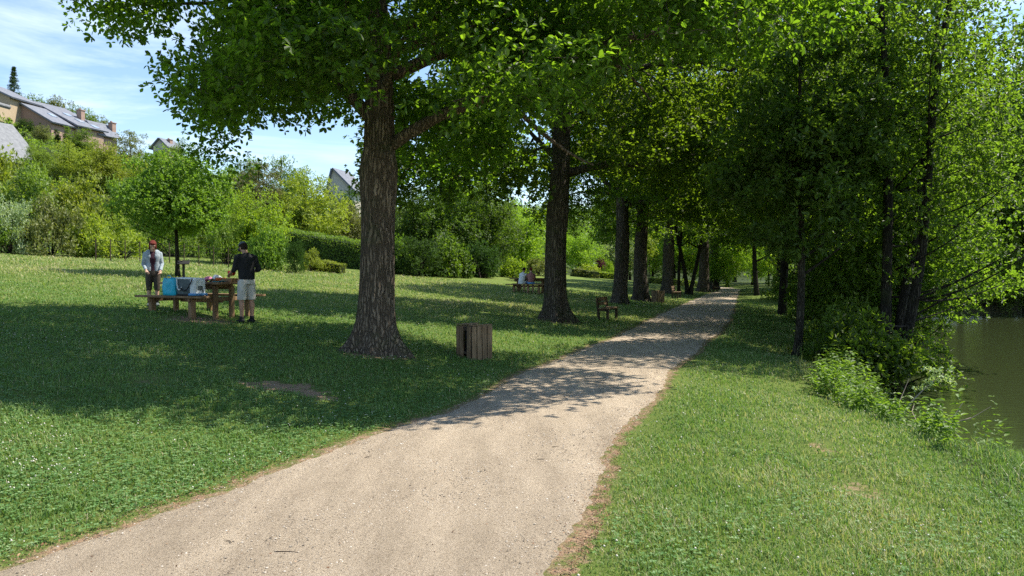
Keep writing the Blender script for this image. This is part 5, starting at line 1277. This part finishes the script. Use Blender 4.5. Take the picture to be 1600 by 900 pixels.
for k, (px, py, ln, an) in enumerate(((268, 853, .14, .1), (448, 869, .16, -.1), (356, 852, .08, 2.5), (575, 718, .06, .8), (505, 784, .05, .4), (845, 722, .06, 0), (700, 822, .06, 1.2), (868, 702, .07, .2))):
    g_ = G(px, py); d_ = np.array([math.cos(an), math.sin(an), 0]); P = np.array([g_ - d_ * ln / 2, g_ + np.array([.006, .008, 0]), g_ + d_ * ln / 2]) + np.array([0, 0, .028]); a = Acc(); a.tube(P, np.array([.0035, .003, .0015]), 5)
    tag(link('twig', a.mesh('twig'), None, TW), ['longer dry twig lying low left on the path', 'dark twig lying at the bottom of the path', 'short curled twig left of the bottom twig', 'small twig at the left path edge', 'tiny twig lying near the left litter edge', 'tiny dark chip in the middle of the path', 'small twig between the path middle and the bottom edge', 'short dark twig nearer the right path edge'][k], 'twig', 'dry twigs on the path')

# bank vegetation: nettles, tall grass, reeds
acc = Acc(); n = 900; Y = rng.uniform(8.6, 21, n); dr_ = 2.75 + np.abs(rng.normal(size=n)) * .5 + .25 * np.sin(Y * 1.3); X = XR(Y) + dr_ + BS(Y); kp = (rng.uniform(0, 1, n) < .35 + .65 * sst(9.6, 11, Y)) ; X, Y = X[kp], Y[kp]
st = Acc()
for x, y in zip(X, Y):
    hh = rng.uniform(.25, .72) * (.6 + .4 * math.sin(y * 2.1 + x) ** 2); z0 = float(H(x, y)); ln = rng.normal(size=2) * .12
    P = np.array([[x, y, z0], [x + ln[0] * .5, y + ln[1] * .5, z0 + hh * .55], [x + ln[0], y + ln[1], z0 + hh]]); 
    m_ = 9; f = np.repeat(np.linspace(.2, 1, m_), 2); C = P[0] + (P[2] - P[0]) * f[:, None]; a = np.tile([0, PI], m_) + np.repeat(np.arange(m_) * 1.57, 2) + rng.uniform(-.7, .7, 2 * m_)
    D = np.stack([np.cos(a), np.sin(a), rng.uniform(-.4, .7, 2 * m_)], -1); leaves(acc, C, D, norm(np.array([0, 0, 1]) + rn(rng, 2 * m_) * .4), .07 * rng.uniform(.6, 1.3), rng, np.clip(rng.uniform(0, .8, 2 * m_) + rng.uniform(-.1, .2), 0, 1), .6, True, rng.uniform(0, .5))
tag(link('nettles', acc.mesh('nettles', False), None, LM['mid']), 'lush nettles and weeds along the bank edge', 'weeds', None, 'stuff')
acc = Acc(); n = 11000; Y = 6.0 * (22 / 6.0) ** rng.uniform(0, 1, n); cl = .5 + .5 * np.sin(Y * 2.9) * np.sin(Y * 1.1 + 1); X = XR(Y) + 3.3 + BS(Y) + rng.normal(size=n) * .3; kp = rng.uniform(0, 1, n) < np.where(Y < 8.5, 1, .10 + .5 * cl); X, Y = X[kp], Y[kp]
hg = rng.uniform(.07, .34, len(X)) * rng.uniform(.6, 1, len(X)); v = np.clip(rng.beta(2, 3, len(X)) * .8 + .1, 0, 1); v *= .8; v[rng.uniform(0, 1, len(X)) < .06] = .95
blades(acc, X, Y, hg, np.full(len(X), .0065), rng, v, 1.2)
# seed stalks
n = 60; Y = rng.choice([12.2, 13.5, 15.2, 17, 14.3], n) + rng.normal(size=n) * .35; X = XR(Y) + 3.0 + BS(Y) + rng.normal(size=n) * .45
for q in range(7):
    blades(acc, X + rng.normal(size=n) * .01, Y, rng.uniform(.4, .68, n) * (.6 + .06 * q), np.full(n, .0035), rng, rng.uniform(.55, .9, n), .9)
tag(link('tall_grass', acc.mesh('tall_grass', False), None, GB), 'long unmown grass and seed stalks at the bank edge', 'grass', None, 'stuff')
# dead branch in the water and a small leafy sprig
base = at(1425, 690, 12.6); base[2] = WATER + .02
o = empty('dead_branch', base, 0, label='bleached dead branch lying in the water by the bank', cat='branch')
for j, (P, r) in enumerate((([(-.3, -.1, .0), (.2, .0, .05), (.75, .1, .03), (1.1, .2, .12)], (.02, .015, .01, .004)), ([(.55, .08, .04), (.75, .05, .2), (.92, .1, .42)], (.012, .008, .003)), ([(.7, .1, .05), (.95, -.05, .15), (1.25, -.1, .36)], (.011, .007, .003)), ([(.1, 0, .04), (.15, .3, .2), (.3, .5, .3)], (.01, .007, .003)), ([(-.2, -.1, .0), (-.1, .25, .35), (.15, .4, .75)], (.013, .008, .003)))):
    a = Acc(); a.tube(np.array(P), np.array(r), 6); link('limb', a.mesh('limb'), o, TWP)
rg2 = np.random.default_rng(9); q0 = onG(1448, 12.2); q0[2] = max(q0[2], WATER)
st = Acc(); lv = Acc(); st.tube(bez(np.zeros(3) - np.array([.5, 0, 0]), np.array([-.3, .1, .5]), np.array([.35, .1, .95]), 8), np.linspace(.018, .005, 8), 6)
PP = np.array([[.1, .1, .78], [.25, .1, .88], [.36, .12, .98], [.0, .1, .7], [.2, .2, .98], [.38, .0, .85]]); clumps(lv, PP, .14, 45, .055, rg2, fine=True)
place('leafy_sprig', (st.mesh('stem'), lv.mesh('foliage', False)), q0, 1, 0, 'young leafy sprig reaching over the water from the bank', 'plant', None, LM['silver'], TWP, ('stem', 'foliage'))
